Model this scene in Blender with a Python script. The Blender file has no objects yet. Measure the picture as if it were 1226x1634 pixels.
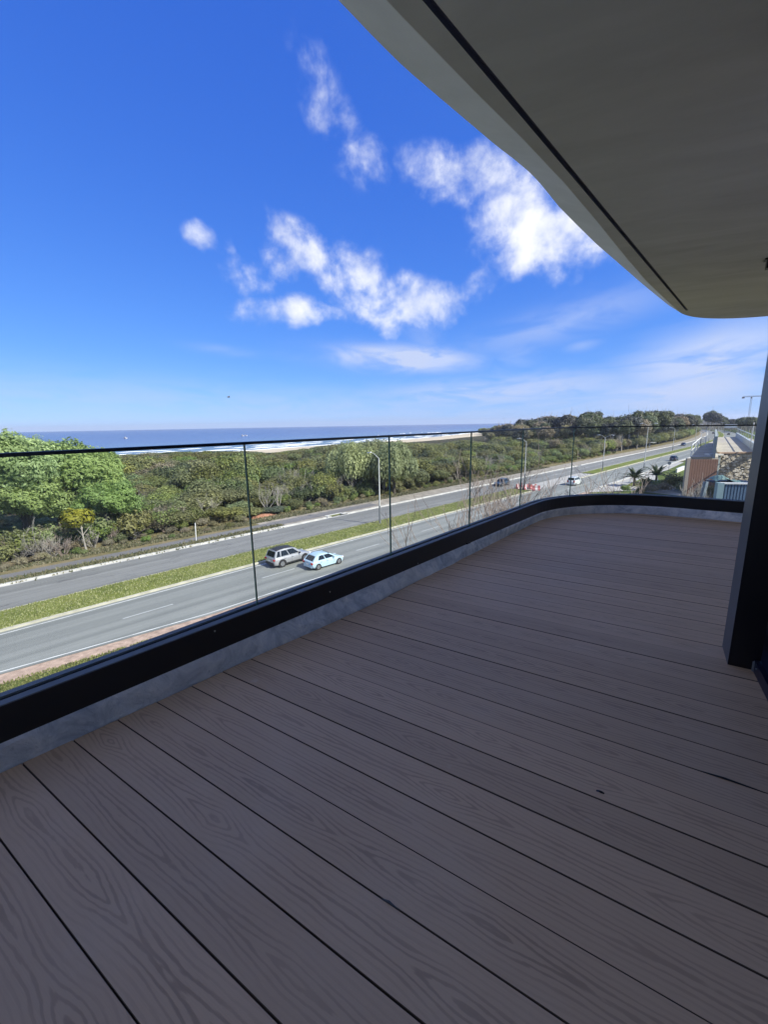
import bpy, math, random
import numpy as np
from mathutils import Vector, Matrix
R = math.radians
random.seed(7)
rng = np.random.default_rng(7)
C = bpy.context.scene.collection
SC = bpy.context.scene

# ------------------------------------------------------------------ camera
CAM_Z = 14.0
F, PITCH, ROLL = 680.0, math.atan(140/680.0), R(1.0)
CX, CY = 613.0, 817.0
cam_d = bpy.data.cameras.new('camera'); cam = bpy.data.objects.new('camera', cam_d); C.objects.link(cam)
SC.camera = cam
cam_d.sensor_fit = 'VERTICAL'; cam_d.sensor_height = 36.0; cam_d.lens = F/1634*36.0
cam_d.clip_start = 0.05; cam_d.clip_end = 30000
fwd = Vector((0, math.cos(PITCH), -math.sin(PITCH))); upv = Vector((0, math.sin(PITCH), math.cos(PITCH))); rgt = Vector((1, 0, 0))
cr, sr = math.cos(ROLL), math.sin(ROLL)
ex = rgt*cr - upv*sr; ey = rgt*sr + upv*cr
M = Matrix((ex, ey, -fwd)).transposed().to_4x4(); M.translation = (0, 0, CAM_Z)
cam.matrix_world = M

def ray(x, y):
    v = ex*(x-CX) + ey*(CY-y) + fwd*F
    return v
def at(x, y, z):
    """real-world point at height z that lies in the direction of pixel x,y"""
    v = ray(x, y); return Vector((0, 0, CAM_Z)) + v*((z-CAM_Z)/v.z)

# ------------------------------------------------------------------ light
SUN_AZ, SUN_EL = R(-31), R(41)
to_sun = Vector((math.cos(SUN_AZ)*math.cos(SUN_EL), math.sin(SUN_AZ)*math.cos(SUN_EL), math.sin(SUN_EL)))
sd = bpy.data.lights.new('sun', 'SUN'); sd.energy = 3.5; sd.angle = R(0.5); sd.color = (1.0, 0.95, 0.87)
so = bpy.data.objects.new('sun', sd); C.objects.link(so)
so.rotation_euler = to_sun.to_track_quat('Z', 'Y').to_euler()
SC.view_settings.view_transform = 'Standard'; SC.view_settings.look = 'None'
SC.view_settings.gamma = 1; SC.view_settings.use_curve_mapping = False
SC.view_settings.exposure = 1.03

W = bpy.data.worlds.new('World'); SC.world = W; W.use_nodes = True
nt = W.node_tree; nt.nodes.clear()
def nn(t, **kw):
    n = nt.nodes.new(t)
    for k, v in kw.items(): setattr(n, k, v)
    return n
def LK(a, b): nt.links.new(a, b)
def mth(op, a, b=None, clamp=False):
    n = nn('ShaderNodeMath', operation=op, use_clamp=clamp)
    for i, v in enumerate((a, b)):
        if v is None: continue
        if isinstance(v, (int, float)): n.inputs[i].default_value = v
        else: LK(v, n.inputs[i])
    return n.outputs[0]
def vm(op, a, b=None):
    n = nn('ShaderNodeVectorMath', operation=op)
    for i, v in enumerate((a, b)):
        if v is None: continue
        if isinstance(v, (tuple, list, Vector)): n.inputs[i].default_value = tuple(v)
        else: LK(v, n.inputs[i])
    return n.outputs['Value'] if op == 'DOT_PRODUCT' else n.outputs[0]
sky = nn('ShaderNodeTexSky', sky_type='NISHITA', sun_disc=False)
sky.sun_elevation = SUN_EL; sky.sun_rotation = math.atan2(to_sun.x, to_sun.y)
sky.altitude = 0; sky.air_density = 0.8; sky.dust_density = 0.0; sky.ozone_density = 5.0
hs = nn('ShaderNodeHueSaturation'); hs.inputs['Saturation'].default_value = 1.0; hs.inputs['Value'].default_value = 1.0
LK(sky.outputs[0], hs.inputs['Color'])
tc = nn('ShaderNodeTexCoord'); dirv = tc.outputs['Generated']
# fleecy noise, finer towards the horizon like a real cloud deck
sx = nn('ShaderNodeSeparateXYZ'); LK(dirv, sx.inputs[0])
zz = mth('ADD', mth('MAXIMUM', sx.outputs[2], 0.0), 0.30)
cb = nn('ShaderNodeCombineXYZ'); LK(mth('DIVIDE', sx.outputs[0], zz), cb.inputs[0]); LK(mth('DIVIDE', sx.outputs[1], zz), cb.inputs[1])
n1 = nn('ShaderNodeTexNoise'); n1.inputs['Scale'].default_value = 12.0; n1.inputs['Detail'].default_value = 8; n1.inputs['Roughness'].default_value = 0.58
n1.inputs['Distortion'].default_value = 0.25; LK(dirv, n1.inputs['Vector'])
n2 = nn('ShaderNodeTexNoise'); n2.inputs['Scale'].default_value = 26; n2.inputs['Detail'].default_value = 6; n2.inputs['Roughness'].default_value = 0.55
LK(dirv, n2.inputs['Vector'])
cl = [  # px, py, half length, half height, slope, strength
 (512,160,74,26,62,.42),(550,222,50,26,45,.34),(590,250,40,24,30,.36),(500,112,22,12,80,.35),
 (722,290,80,42,15,.9),(700,270,40,30,10,.8),(822,290,85,36,25,.85),(838,368,100,58,30,1.15),(850,405,68,36,0,1.1),(915,365,60,40,40,.9),(770,345,50,34,70,.7),
 (505,415,86,34,22,1.05),(575,440,62,40,35,1.05),(636,480,100,40,5,1.15),(600,500,50,26,25,1.0),(455,420,34,30,10,.9),
 (440,499,58,22,-5,.95),(480,492,36,24,0,.95),(528,497,32,11,4,.6),
 (320,376,25,21,0,.95),(375,425,40,20,60,.35),(405,440,40,24,20,.38),
 (768,456,48,22,-30,.62),(790,440,30,14,0,.5),(968,415,36,15,10,.6),
]
env = None
for (px, py, a, b, ang, st) in cl:
    c = ray(px, py).normalized(); ca, sa = math.cos(R(ang)), math.sin(R(ang))
    e1 = ray(px+a*ca, py+a*sa).normalized()-c; e2 = ray(px-b*sa, py+b*ca).normalized()-c
    d = vm('SUBTRACT', dirv, c)
    v1 = vm('DOT_PRODUCT', d, e1/(e1.length**2)); v2 = vm('DOT_PRODUCT', d, e2/(e2.length**2))
    q = mth('ADD', mth('MULTIPLY', v1, v1), mth('MULTIPLY', v2, v2))
    g = mth('MULTIPLY', mth('SUBTRACT', 1.0, mth('MULTIPLY', q, 0.62)), st)
    g = mth('MAXIMUM', g, -0.6)
    env = g if env is None else mth('MAXIMUM', env, g)
# extra cloud added outside the view to brighten the shaded deck
nB = nn('ShaderNodeTexNoise'); nB.inputs['Scale'].default_value = 1.7; nB.inputs['Detail'].default_value = 2; LK(cb.outputs[0], nB.inputs['Vector'])
vo = nn('ShaderNodeMapRange', interpolation_type='SMOOTHSTEP'); LK(vm('DOT_PRODUCT', dirv, ray(640, 560).normalized()), vo.inputs[0])
vo.inputs['From Min'].default_value = .50; vo.inputs['From Max'].default_value = .66; vo.inputs['To Min'].default_value = 1; vo.inputs['To Max'].default_value = 0
eo = mth('SUBTRACT', mth('MULTIPLY', mth('MULTIPLY', mth('SUBTRACT', nB.outputs[0], .40), 7.0), vo.outputs[0]), mth('MULTIPLY', mth('SUBTRACT', 1.0, vo.outputs[0]), 2.0))
env = mth('MAXIMUM', env, mth('MINIMUM', eo, 1.1))
nz = mth('MULTIPLY', mth('SUBTRACT', n1.outputs[0], 0.5), 2.9)
nz = mth('ADD', nz, mth('MULTIPLY', mth('SUBTRACT', n2.outputs[0], 0.5), 1.5))
den = mth('ADD', env, nz)
mr = nn('ShaderNodeMapRange', interpolation_type='SMOOTHSTEP'); LK(den, mr.inputs[0])
mr.inputs['From Min'].default_value = -0.05; mr.inputs['From Max'].default_value = 1.75
# keep clouds only where their envelope is
mk = nn('ShaderNodeMapRange', interpolation_type='SMOOTHSTEP'); LK(env, mk.inputs[0]); mk.inputs['From Min'].default_value = -0.5; mk.inputs['From Max'].default_value = 0.25
cum = mth('MULTIPLY', mr.outputs[0], mk.outputs[0])
# thin high veils
cb2 = nn('ShaderNodeCombineXYZ'); LK(mth('MULTIPLY', mth('DIVIDE', sx.outputs[0], zz), 0.9), cb2.inputs[0]); LK(mth('DIVIDE', sx.outputs[2], zz), cb2.inputs[2]); LK(mth('MULTIPLY', sx.outputs[1], 0.3), cb2.inputs[1])
mp = nn('ShaderNodeMapping'); mp.inputs['Scale'].default_value = (1.2, 1.0, 6.0); LK(cb2.outputs[0], mp.inputs[0])
n3 = nn('ShaderNodeTexNoise'); n3.inputs['Scale'].default_value = 2.6; n3.inputs['Detail'].default_value = 7; n3.inputs['Roughness'].default_value = .6; n3.inputs['Distortion'].default_value = 0.8
LK(mp.outputs[0], n3.inputs['Vector'])
veil = None
for (px, py, a, b, ang, st) in [(640,572,115,19,3,1.9),(560,574,110,10,2,.5),(1130,575,190,52,-6,1.25),(1090,622,230,44,0,1.05),(800,625,300,26,0,.95),(930,640,420,22,0,.6),(900,514,200,30,-8,.48),(370,560,60,9,0,.3),(820,575,60,30,-35,.35),(500,650,900,34,0,.42),(930,552,30,9,0,.4),(680,545,50,26,50,.3)]:
    c = ray(px, py).normalized(); ca, sa = math.cos(R(ang)), math.sin(R(ang))
    e1 = ray(px+a*ca, py+a*sa).normalized()-c; e2 = ray(px-b*sa, py+b*ca).normalized()-c
    d = vm('SUBTRACT', dirv, c)
    v1 = vm('DOT_PRODUCT', d, e1/(e1.length**2)); v2 = vm('DOT_PRODUCT', d, e2/(e2.length**2))
    q = mth('ADD', mth('MULTIPLY', v1, v1), mth('MULTIPLY', v2, v2))
    g = mth('MULTIPLY', mth('POWER', 2.7182, mth('MULTIPLY', q, -1.3)), st)
    veil = g if veil is None else mth('MAXIMUM', veil, g)
vn = nn('ShaderNodeMapRange', interpolation_type='SMOOTHSTEP'); LK(n3.outputs[0], vn.inputs[0]); vn.inputs['From Min'].default_value = .30; vn.inputs['From Max'].default_value = .62
vv = mth('MULTIPLY', mth('MULTIPLY', veil, mth('ADD', vn.outputs[0], 0.25)), 0.8, clamp=True)
tot = mth('MAXIMUM', cum, vv, clamp=True)
# body shading of the cumulus: denser parts white, thin parts bluish
cr2 = nn('ShaderNodeValToRGB'); LK(den, cr2.inputs[0])
cr2.color_ramp.elements[0].position = 0.0; cr2.color_ramp.elements[0].color = (2.7, 3.3, 4.9, 1)
cr2.color_ramp.elements[1].position = 1.0; cr2.color_ramp.elements[1].color = (5.2, 5.3, 5.6, 1)
nS_ = nn('ShaderNodeTexNoise'); nS_.inputs['Scale'].default_value = 14; nS_.inputs['Detail'].default_value = 4; LK(vm('ADD', dirv, (0.0, 0.0, 0.035)), nS_.inputs['Vector'])
shd_ = nn('ShaderNodeMapRange', interpolation_type='SMOOTHSTEP'); LK(nS_.outputs[0], shd_.inputs[0]); shd_.inputs['From Min'].default_value = .42; shd_.inputs['From Max'].default_value = .62; shd_.inputs['To Min'].default_value = 0; shd_.inputs['To Max'].default_value = .42
mxs = nn('ShaderNodeMix', data_type='RGBA'); LK(shd_.outputs[0], mxs.inputs[0]); LK(cr2.outputs[0], mxs.inputs[6]); mxs.inputs[7].default_value = (3.0, 3.4, 4.5, 1)
mix = nn('ShaderNodeMix', data_type='RGBA'); LK(tot, mix.inputs[0]); sp3 = nn('ShaderNodeSeparateColor'); LK(hs.outputs[0], sp3.inputs[0]); cb3 = nn('ShaderNodeCombineColor')
for i_, (a_, p_) in enumerate(((.345, .94), (.72, .74), (2.5, .38))): LK(mth('MULTIPLY', mth('POWER', sp3.outputs[i_], p_), a_), cb3.inputs[i_])
LK(cb3.outputs[0], mix.inputs[6]); LK(mxs.outputs[2], mix.inputs[7])
bg = nn('ShaderNodeBackground'); bg.inputs['Strength'].default_value = 0.1; LK(mix.outputs[2], bg.inputs[0])
wo = nn('ShaderNodeOutputWorld'); LK(bg.outputs[0], wo.inputs[0])

SC.render.engine = 'CYCLES'
SC.cycles.max_bounces = 8; SC.cycles.transparent_max_bounces = 16

# ------------------------------------------------------------------ materials
class Mat:
    def __init__(s, name):
        s.m = bpy.data.materials.new(name); s.m.use_nodes = True; s.t = s.m.node_tree; s.b = s.t.nodes['Principled BSDF']
    def n(s, t, **kw):
        x = s.t.nodes.new(t)
        for k, v in kw.items(): setattr(x, k, v)
        return x
    def l(s, a, b): s.t.links.new(a, b)
    def coord(s, kind='Object', scale=(1, 1, 1), rot=0):
        c = s.n('ShaderNodeTexCoord'); m = s.n('ShaderNodeMapping'); m.inputs['Scale'].default_value = scale; m.inputs['Rotation'].default_value = (0, 0, rot)
        
        if rot:
            m.inputs['Rotation'].default_value = (0, 0, 0); m0 = s.n('ShaderNodeMapping'); m0.inputs['Rotation'].default_value = (0, 0, rot)
            s.l(c.outputs[kind], m0.inputs[0]); s.l(m0.outputs[0], m.inputs[0]); return m.outputs[0]
        s.l(c.outputs[kind], m.inputs[0]); return m.outputs[0]
    def noise(s, vec, scale, detail=5, rough=.55, dist=0):
        x = s.n('ShaderNodeTexNoise'); x.inputs['Scale'].default_value = scale; x.inputs['Detail'].default_value = detail
        x.inputs['Roughness'].default_value = rough; x.inputs['Distortion'].default_value = dist
        if vec is not None: s.l(vec, x.inputs['Vector'])
        return x.outputs[0]
    def ramp(s, v, stops):
        x = s.n('ShaderNodeValToRGB'); s.l(v, x.inputs[0]); e = x.color_ramp.elements
        while len(e) < len(stops): e.new(0.5)
        for i, (p, c) in enumerate(stops): e[i].position = p; e[i].color = (*c, 1)
        return x.outputs[0]
    def mix(s, f, a, b, mode='MIX'):
        x = s.n('ShaderNodeMix', data_type='RGBA', blend_type=mode)
        for i, v in ((0, f), (6, a), (7, b)):
            if isinstance(v, (int, float)): x.inputs[i].default_value = v
            elif isinstance(v, tuple): x.inputs[i].default_value = (*v, 1)
            else: s.l(v, x.inputs[i])
        return x.outputs[2]
    def bump(s, h, strength=.3, dist=.02):
        x = s.n('ShaderNodeBump'); x.inputs['Strength'].default_value = strength; x.inputs['Distance'].default_value = dist
        s.l(h, x.inputs['Height']); s.l(x.outputs[0], s.b.inputs['Normal'])
    def col(s, c):
        if isinstance(c, tuple): s.b.inputs['Base Color'].default_value = (*c, 1)
        else: s.l(c, s.b.inputs['Base Color'])
    def math(s, op, a, b=None, clamp=False):
        x = s.n('ShaderNodeMath', operation=op, use_clamp=clamp)
        for i, v in enumerate((a, b)):
            if v is None: continue
            if isinstance(v, (int, float)): x.inputs[i].default_value = v
            else: s.l(v, x.inputs[i])
        return x.outputs[0]
def simple(name, c, rough=.6, metal=0, spec=.5, var=.0, vscale=8, bump=0, coat=0):
    m = Mat(name); m.b.inputs['Roughness'].default_value = rough; m.b.inputs['Metallic'].default_value = metal
    m.b.inputs['Specular IOR Level'].default_value = spec; m.b.inputs['Coat Weight'].default_value = coat
    if var or bump:
        v = m.coord(); n = m.noise(v, vscale)
        d = tuple(max(0, x*(1-var)) for x in c); u = tuple(x*(1+var) for x in c)
        m.col(m.ramp(n, [(.3, d), (.7, u)]))
        if bump: m.bump(n, bump, .01)
    else: m.col(c)
    return m.m

# --- composite deck plank: growth-ring figure cut by a wavy plane
def plank_material():
    m = Mat('composite_plank'); m.b.inputs['Roughness'].default_value = .62; m.b.inputs['Specular IOR Level'].default_value = .3
    tc = m.n('ShaderNodeTexCoord'); oi = m.n('ShaderNodeObjectInfo'); sp = m.n('ShaderNodeSeparateXYZ'); m.l(tc.outputs['Object'], sp.inputs[0])
    rnd = oi.outputs['Random']
    xo = m.math('ADD', sp.outputs[0], m.math('MULTIPLY', rnd, 60.0))
    y = sp.outputs[1]
    c1 = m.n('ShaderNodeCombineXYZ'); m.l(xo, c1.inputs[0]); m.l(m.math('MULTIPLY', rnd, 13.0), c1.inputs[1])
    nA = m.noise(c1.outputs[0], 1.25, 1.5, .4)
    h = m.math('ABSOLUTE', m.math('MULTIPLY', m.math('SUBTRACT', nA, .5), .26))
    h = m.math('SQRT', m.math('ADD', m.math('MULTIPLY', h, h), .00001))
    c2 = m.n('ShaderNodeCombineXYZ'); m.l(m.math('MULTIPLY', xo, 3.2), c2.inputs[0]); m.l(m.math('MULTIPLY', y, 16.0), c2.inputs[1])
    wob = m.math('MULTIPLY', m.math('SUBTRACT', m.noise(c2.outputs[0], 2.4, 3, .6), .5), .018)
    yc = m.math('ADD', y, m.math('MULTIPLY', m.math('SUBTRACT', m.noise(c1.outputs[0], .7, 1), .5), .05))
    ay = m.math('SQRT', m.math('ADD', m.math('MULTIPLY', yc, yc), .00004))
    r = m.math('ADD', m.math('ADD', ay, h), wob)
    ring = m.math('SINE', m.math('MULTIPLY', m.math('POWER', r, .85), 335.0))
    line = m.n('ShaderNodeMapRange', interpolation_type='SMOOTHSTEP'); m.l(ring, line.inputs[0]); line.inputs['From Min'].default_value = .0; line.inputs['From Max'].default_value = .9
    # fine streaks along the board
    c3 = m.n('ShaderNodeCombineXYZ'); m.l(m.math('MULTIPLY', xo, 9.0), c3.inputs[0]); m.l(m.math('MULTIPLY', y, 420.0), c3.inputs[1])
    st = m.noise(c3.outputs[0], 1.0, 3, .6)
    # broad blotches of dust
    g = m.noise(m.coord('Generated', (1, 1, 1)), 1.0, 2)
    geo = m.n('ShaderNodeNewGeometry'); dust = m.noise(geo.outputs['Position'], 1.6, 5, .6)
    spot = m.noise(geo.outputs['Position'], 7, 4, .65)
    fade = m.noise(c1.outputs[0], 2.6, 3)
    amt = m.n('ShaderNodeMapRange'); m.l(fade, amt.inputs[0]); amt.inputs['From Min'].default_value = .3; amt.inputs['From Max'].default_value = .7; amt.inputs['To Min'].default_value = .45; amt.inputs['To Max'].default_value = 1.0
    side = m.n('ShaderNodeMapRange', interpolation_type='SMOOTHSTEP'); m.l(ay, side.inputs[0]); side.inputs['From Min'].default_value = .022; side.inputs['From Max'].default_value = .05; side.inputs['To Min'].default_value = 1.0; side.inputs['To Max'].default_value = .24
    f = m.math('MULTIPLY', m.math('MULTIPLY', line.outputs[0], amt.outputs[0]), side.outputs[0])
    base = m.mix(f, (.620, .425, .262), (.355, .238, .146))
    base = m.mix(m.math('MULTIPLY', st, .55), base, (.43, .295, .185))
    base = m.mix(m.ramp_f(dust, .45, .75, .28), base, (.62, .48, .35))
    base = m.mix(m.ramp_f(spot, .66, .80, .35), base, (.68, .58, .45))
    hv = m.n('ShaderNodeHueSaturation'); m.l(base, hv.inputs['Color']); m.l(m.math('ADD', m.math('MULTIPLY', m.math('FRACT', m.math('MULTIPLY', rnd, 9.7)), .15), .90), hv.inputs['Value'])
    m.col(hv.outputs[0])
    m.bump(m.math('ADD', m.math('MULTIPLY', f, -.6), m.math('MULTIPLY', st, .5)), .5, .0012)
    return m.m
def ramp_f(s, v, a, b, hi):
    x = s.n('ShaderNodeMapRange', interpolation_type='SMOOTHSTEP'); s.l(v, x.inputs[0]); x.inputs['From Min'].default_value = a; x.inputs['From Max'].default_value = b; x.inputs['To Max'].default_value = hi
    return x.outputs[0]
Mat.ramp_f = ramp_f

def asphalt(name, a, b, streak=True):
    m = Mat(name); m.b.inputs['Roughness'].default_value = .85; m.b.inputs['Specular IOR Level'].default_value = .3
    v = m.coord('Object', (.006, .62, 1), -R(45.2)); n = m.noise(v, 1.0, 4, .6)     # wheel tracks run along the road
    v2 = m.coord('Object'); n2 = m.noise(v2, 3.0, 6, .7); n3 = m.noise(v2, .12, 4)
    c = m.ramp(n, [(.40, a), (.60, b)])
    c = m.mix(m.math('MULTIPLY', n2, .35), c, tuple(x*.75 for x in a)); c = m.mix(m.ramp_f(n3, .5, .75, .4), c, tuple(x*1.18 for x in b))
    if name.startswith('old'):
        v3 = m.coord('Object', (.25, 1.3, 1), -R(45.2)); ck = m.noise(v3, .9, 6, .75, .5)
        c = m.mix(m.ramp_f(ck, .56, .64, .55), c, (.07, .07, .07))
    m.col(c); m.bump(n2, .2, .01); return m.m
def grass_mat(name, dark, mid, dry, s=1.0):
    m = Mat(name); m.b.inputs['Roughness'].default_value = .9; m.b.inputs['Specular IOR Level'].default_value = .15
    v = m.coord('Object'); a = m.noise(v, .35*s, 6, .65); b = m.noise(v, 3.5*s, 5, .7)
    c = m.ramp(a, [(.32, dark), (.52, mid), (.72, dry)]); c = m.mix(m.math('MULTIPLY', b, .5), c, tuple(x*.6 for x in dark))
    m.col(c); m.bump(b, .6, .08); return m.m
def leaf_mat(name, dark, light, trans=.25, hue=.03):
    m = Mat(name); m.b.inputs['Roughness'].default_value = .55; m.b.inputs['Specular IOR Level'].default_value = .25
    at_ = m.n('ShaderNodeAttribute', attribute_name='tint'); oi = m.n('ShaderNodeObjectInfo')
    c = m.mix(at_.outputs['Fac'], dark, light)
    h = m.n('ShaderNodeHueSaturation'); m.l(c, h.inputs['Color'])
    m.l(m.math('ADD', m.math('MULTIPLY', oi.outputs['Random'], hue*2), .5-hue), h.inputs['Hue'])
    m.l(m.math('ADD', m.math('MULTIPLY', m.math('FRACT', m.math('MULTIPLY', oi.outputs['Random'], 7.3)), .5), .75), h.inputs['Value'])
    m.l(m.math('ADD', m.math('MULTIPLY', m.math('FRACT', m.math('MULTIPLY', oi.outputs['Random'], 17.7)), .35), .72), h.inputs['Saturation'])
    m.l(h.outputs[0], m.b.inputs['Base Color'])
    tr = m.n('ShaderNodeBsdfTranslucent'); m.l(h.outputs[0], tr.inputs[0]); ms = m.n('ShaderNodeMixShader'); ms.inputs[0].default_value = trans
    out = m.t.nodes['Material Output']; m.l(m.b.outputs[0], ms.inputs[1]); m.l(tr.outputs[0], ms.inputs[2]); m.l(ms.outputs[0], out.inputs[0])
    return m.m
def glass_mat():
    m = Mat('railing_glass'); m.t.nodes.remove(m.b)
    tr = m.n('ShaderNodeBsdfTransparent'); tr.inputs[0].default_value = (.965, .985, .975, 1)
    gl = m.n('ShaderNodeBsdfGlossy'); gl.inputs['Roughness'].default_value = .0
    fr = m.n('ShaderNodeFresnel'); fr.inputs[0].default_value = 1.48; gm = m.n('ShaderNodeNewGeometry')
    ms = m.n('ShaderNodeMixShader'); m.l(m.math('MULTIPLY', m.math('MINIMUM', fr.outputs[0], .45), m.math('SUBTRACT', 1.0, gm.outputs['Backfacing'])), ms.inputs[0]); m.l(tr.outputs[0], ms.inputs[1]); m.l(gl.outputs[0], ms.inputs[2])
    df = m.n('ShaderNodeBsdfDiffuse'); df.inputs[0].default_value = (.75, .8, .82, 1); m2 = m.n('ShaderNodeMixShader')     # salt film on the panes
    gp = m.n('ShaderNodeNewGeometry'); sm = m.ramp_f(m.noise(gp.outputs['Position'], 2.2, 5, .65), .35, .75, .045)
    m.l(m.math('ADD', sm, .012), m2.inputs[0]); m.l(ms.outputs[0], m2.inputs[1]); m.l(df.outputs[0], m2.inputs[2])
    m.l(m2.outputs[0], m.t.nodes['Material Output'].inputs[0]); return m.m

MP = plank_material(); M_pedge = simple('plank_edge_gap_shade', (.11, .08, .06), .8, 0, .1)  # plank edge colour, darkened to paint in the shade of the gaps
M_track = simple('channel_black', (.006, .007, .010), .28, 0, .5)
M_flange = simple('channel_flange', (.15, .165, .18), .55, .0, .2, .12, 6)
M_gasket = simple('gasket', (.006, .012, .024), .5)
M_glass = glass_mat()
M_seal = simple('glass_seal', (.03, .035, .035), .4)
M_edge = simple('glass_edge', (.10, .20, .17), .15)
M_cap = simple('rail_cap', (.006, .010, .018), .35)
def mortar():
    m = Mat('rendered_upstand'); m.b.inputs['Roughness'].default_value = .8
    v = m.coord('Object'); a = m.noise(v, 8, 6, .68, .8); b = m.noise(v, 30, 5, .7); c0 = m.noise(v, 1.6, 3)
    c = m.ramp(a, [(.34, (.36, .40, .47)), (.5, (.60, .63, .68)), (.66, (.82, .82, .83))])
    c = m.mix(m.ramp_f(c0, .42, .62, .35), c, (.72, .68, .66)); c = m.mix(m.ramp_f(b, .60, .70, .6), c, (.32, .35, .40))
    m.col(c); m.bump(m.math('ADD', a, m.math('MULTIPLY', b, .35)), .9, .03); return m.m
M_mortar = mortar()
def soffit():
    m = Mat('rendered_soffit'); m.b.inputs['Roughness'].default_value = .9; m.b.inputs['Specular IOR Level'].default_value = .2
    v = m.coord('Object', (1, 4, 1), R(20)); a = m.noise(v, 1.1, 5, .6, .6); b = m.noise(m.coord('Object'), 14, 5, .7); e = m.noise(m.coord('Object'), .5, 3)
    c = m.ramp(a, [(.3, (.57, .535, .60)), (.7, (.75, .705, .79))]); c = m.mix(m.math('MULTIPLY', b, .2), c, (.58, .55, .60)); c = m.mix(m.ramp_f(e, .42, .62, .45), c, (.78, .74, .81))
    m.col(c); m.bump(b, .15, .01); return m.m
M_soffit = soffit()
M_fascia = simple('rendered_fascia', (.84, .80, .86), .8, 0, .3, .07, 3, .1)
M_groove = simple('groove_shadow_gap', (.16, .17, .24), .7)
M_colside = simple('column_grey', (.075, .075, .08), .45, 0, .5, .15, 3)
M_black = simple('black_frame', (.004, .004, .007), .3)
M_navy = simple('navy_frame', (.008, .011, .026), .35)
M_wall = simple('wall_dark', (.012, .012, .016), .5)
M_white = simple('white_paint', (.72, .72, .70), .5, 0, .5, .05, 3)
M_kerb = simple('kerb_white', (.50, .49, .45), .8, 0, .3, .2, .9, .2)
M_kerb2 = simple('kerb_cream', (.47, .45, .36), .85, 0, .3, .2, 1.1, .2)
M_mark = simple('road_paint', (.62, .63, .60), .7, 0, .3, .25, .8)
M_mark2 = simple('worn_road_paint', (.44, .455, .44), .7, 0, .3, .25, .8)
M_as1 = asphalt('asphalt_near', (.187, .198, .184), (.278, .288, .266))
M_as2 = asphalt('old_asphalt_far', (.182, .185, .174), (.265, .266, .250))
M_path = asphalt('path_asphalt', (.16, .155, .155), (.20, .195, .19))
M_gravel = simple('dusty_shoulder', (.30, .27, .225), .95, 0, .2, .3, .7, .3)
M_pink = simple('pink_dirt', (.42, .31, .24), .95, 0, .2, .3, 2.2, .4)
M_conc = simple('dusty_concrete', (.40, .39, .36), .9, 0, .3, .15, .5, .2)
M_grass = grass_mat('median_grass', (.115, .145, .03), (.19, .22, .05), (.29, .28, .10), 1.0)
M_grass2 = grass_mat('verge_grass', (.055, .10, .02), (.12, .15, .04), (.25, .21, .10), 1.0)
M_dry = grass_mat('dry_verge', (.13, .13, .05), (.25, .20, .11), (.34, .27, .17), 1.3)
M_under = grass_mat('undergrowth_soil', (.045, .045, .022), (.08, .07, .04), (.15, .12, .07), .8)
M_sand = simple('beach_sand', (.58, .49, .36), .95, 0, .2, .12, .05, .2)
M_red = simple('red_soil', (.34, .17, .11), .95, 0, .2, .3, 2, .5)
M_bark = simple('bark', (.10, .085, .065), .9, 0, .2, .3, 3)
M_pale = simple('pale_bark', (.36, .33, .29), .9, 0, .2, .25, 2)
M_twig = simple('twig_bark', (.30, .24, .20), .9, 0, .2, .25, 2)
L_bright = leaf_mat('leaf_bright', (.15, .22, .065), (.44, .57, .21), .45, .012)
L_willow = leaf_mat('leaf_willow', (.22, .27, .09), (.54, .60, .25), .45, .01)
L_olive = leaf_mat('leaf_olive', (.09, .10, .033), (.38, .39, .14), .40, .022)
L_brown = leaf_mat('leaf_brownish', (.14, .12, .065), (.46, .41, .26), .40, .02)
L_green = leaf_mat('leaf_midgreen', (.09, .13, .035), (.38, .46, .15), .42, .02)
L_dark = leaf_mat('leaf_dark', (.04, .055, .033), (.20, .24, .12), .32, .02)
L_yellow = leaf_mat('leaf_yellow', (.16, .16, .015), (.42, .38, .03), .3, .01)
L_euc = leaf_mat('leaf_eucalyptus', (.035, .045, .042), (.125, .130, .105), .15, .03)
L_palm = leaf_mat('leaf_palm', (.05, .075, .025), (.17, .20, .08), .15, .01)

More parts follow.
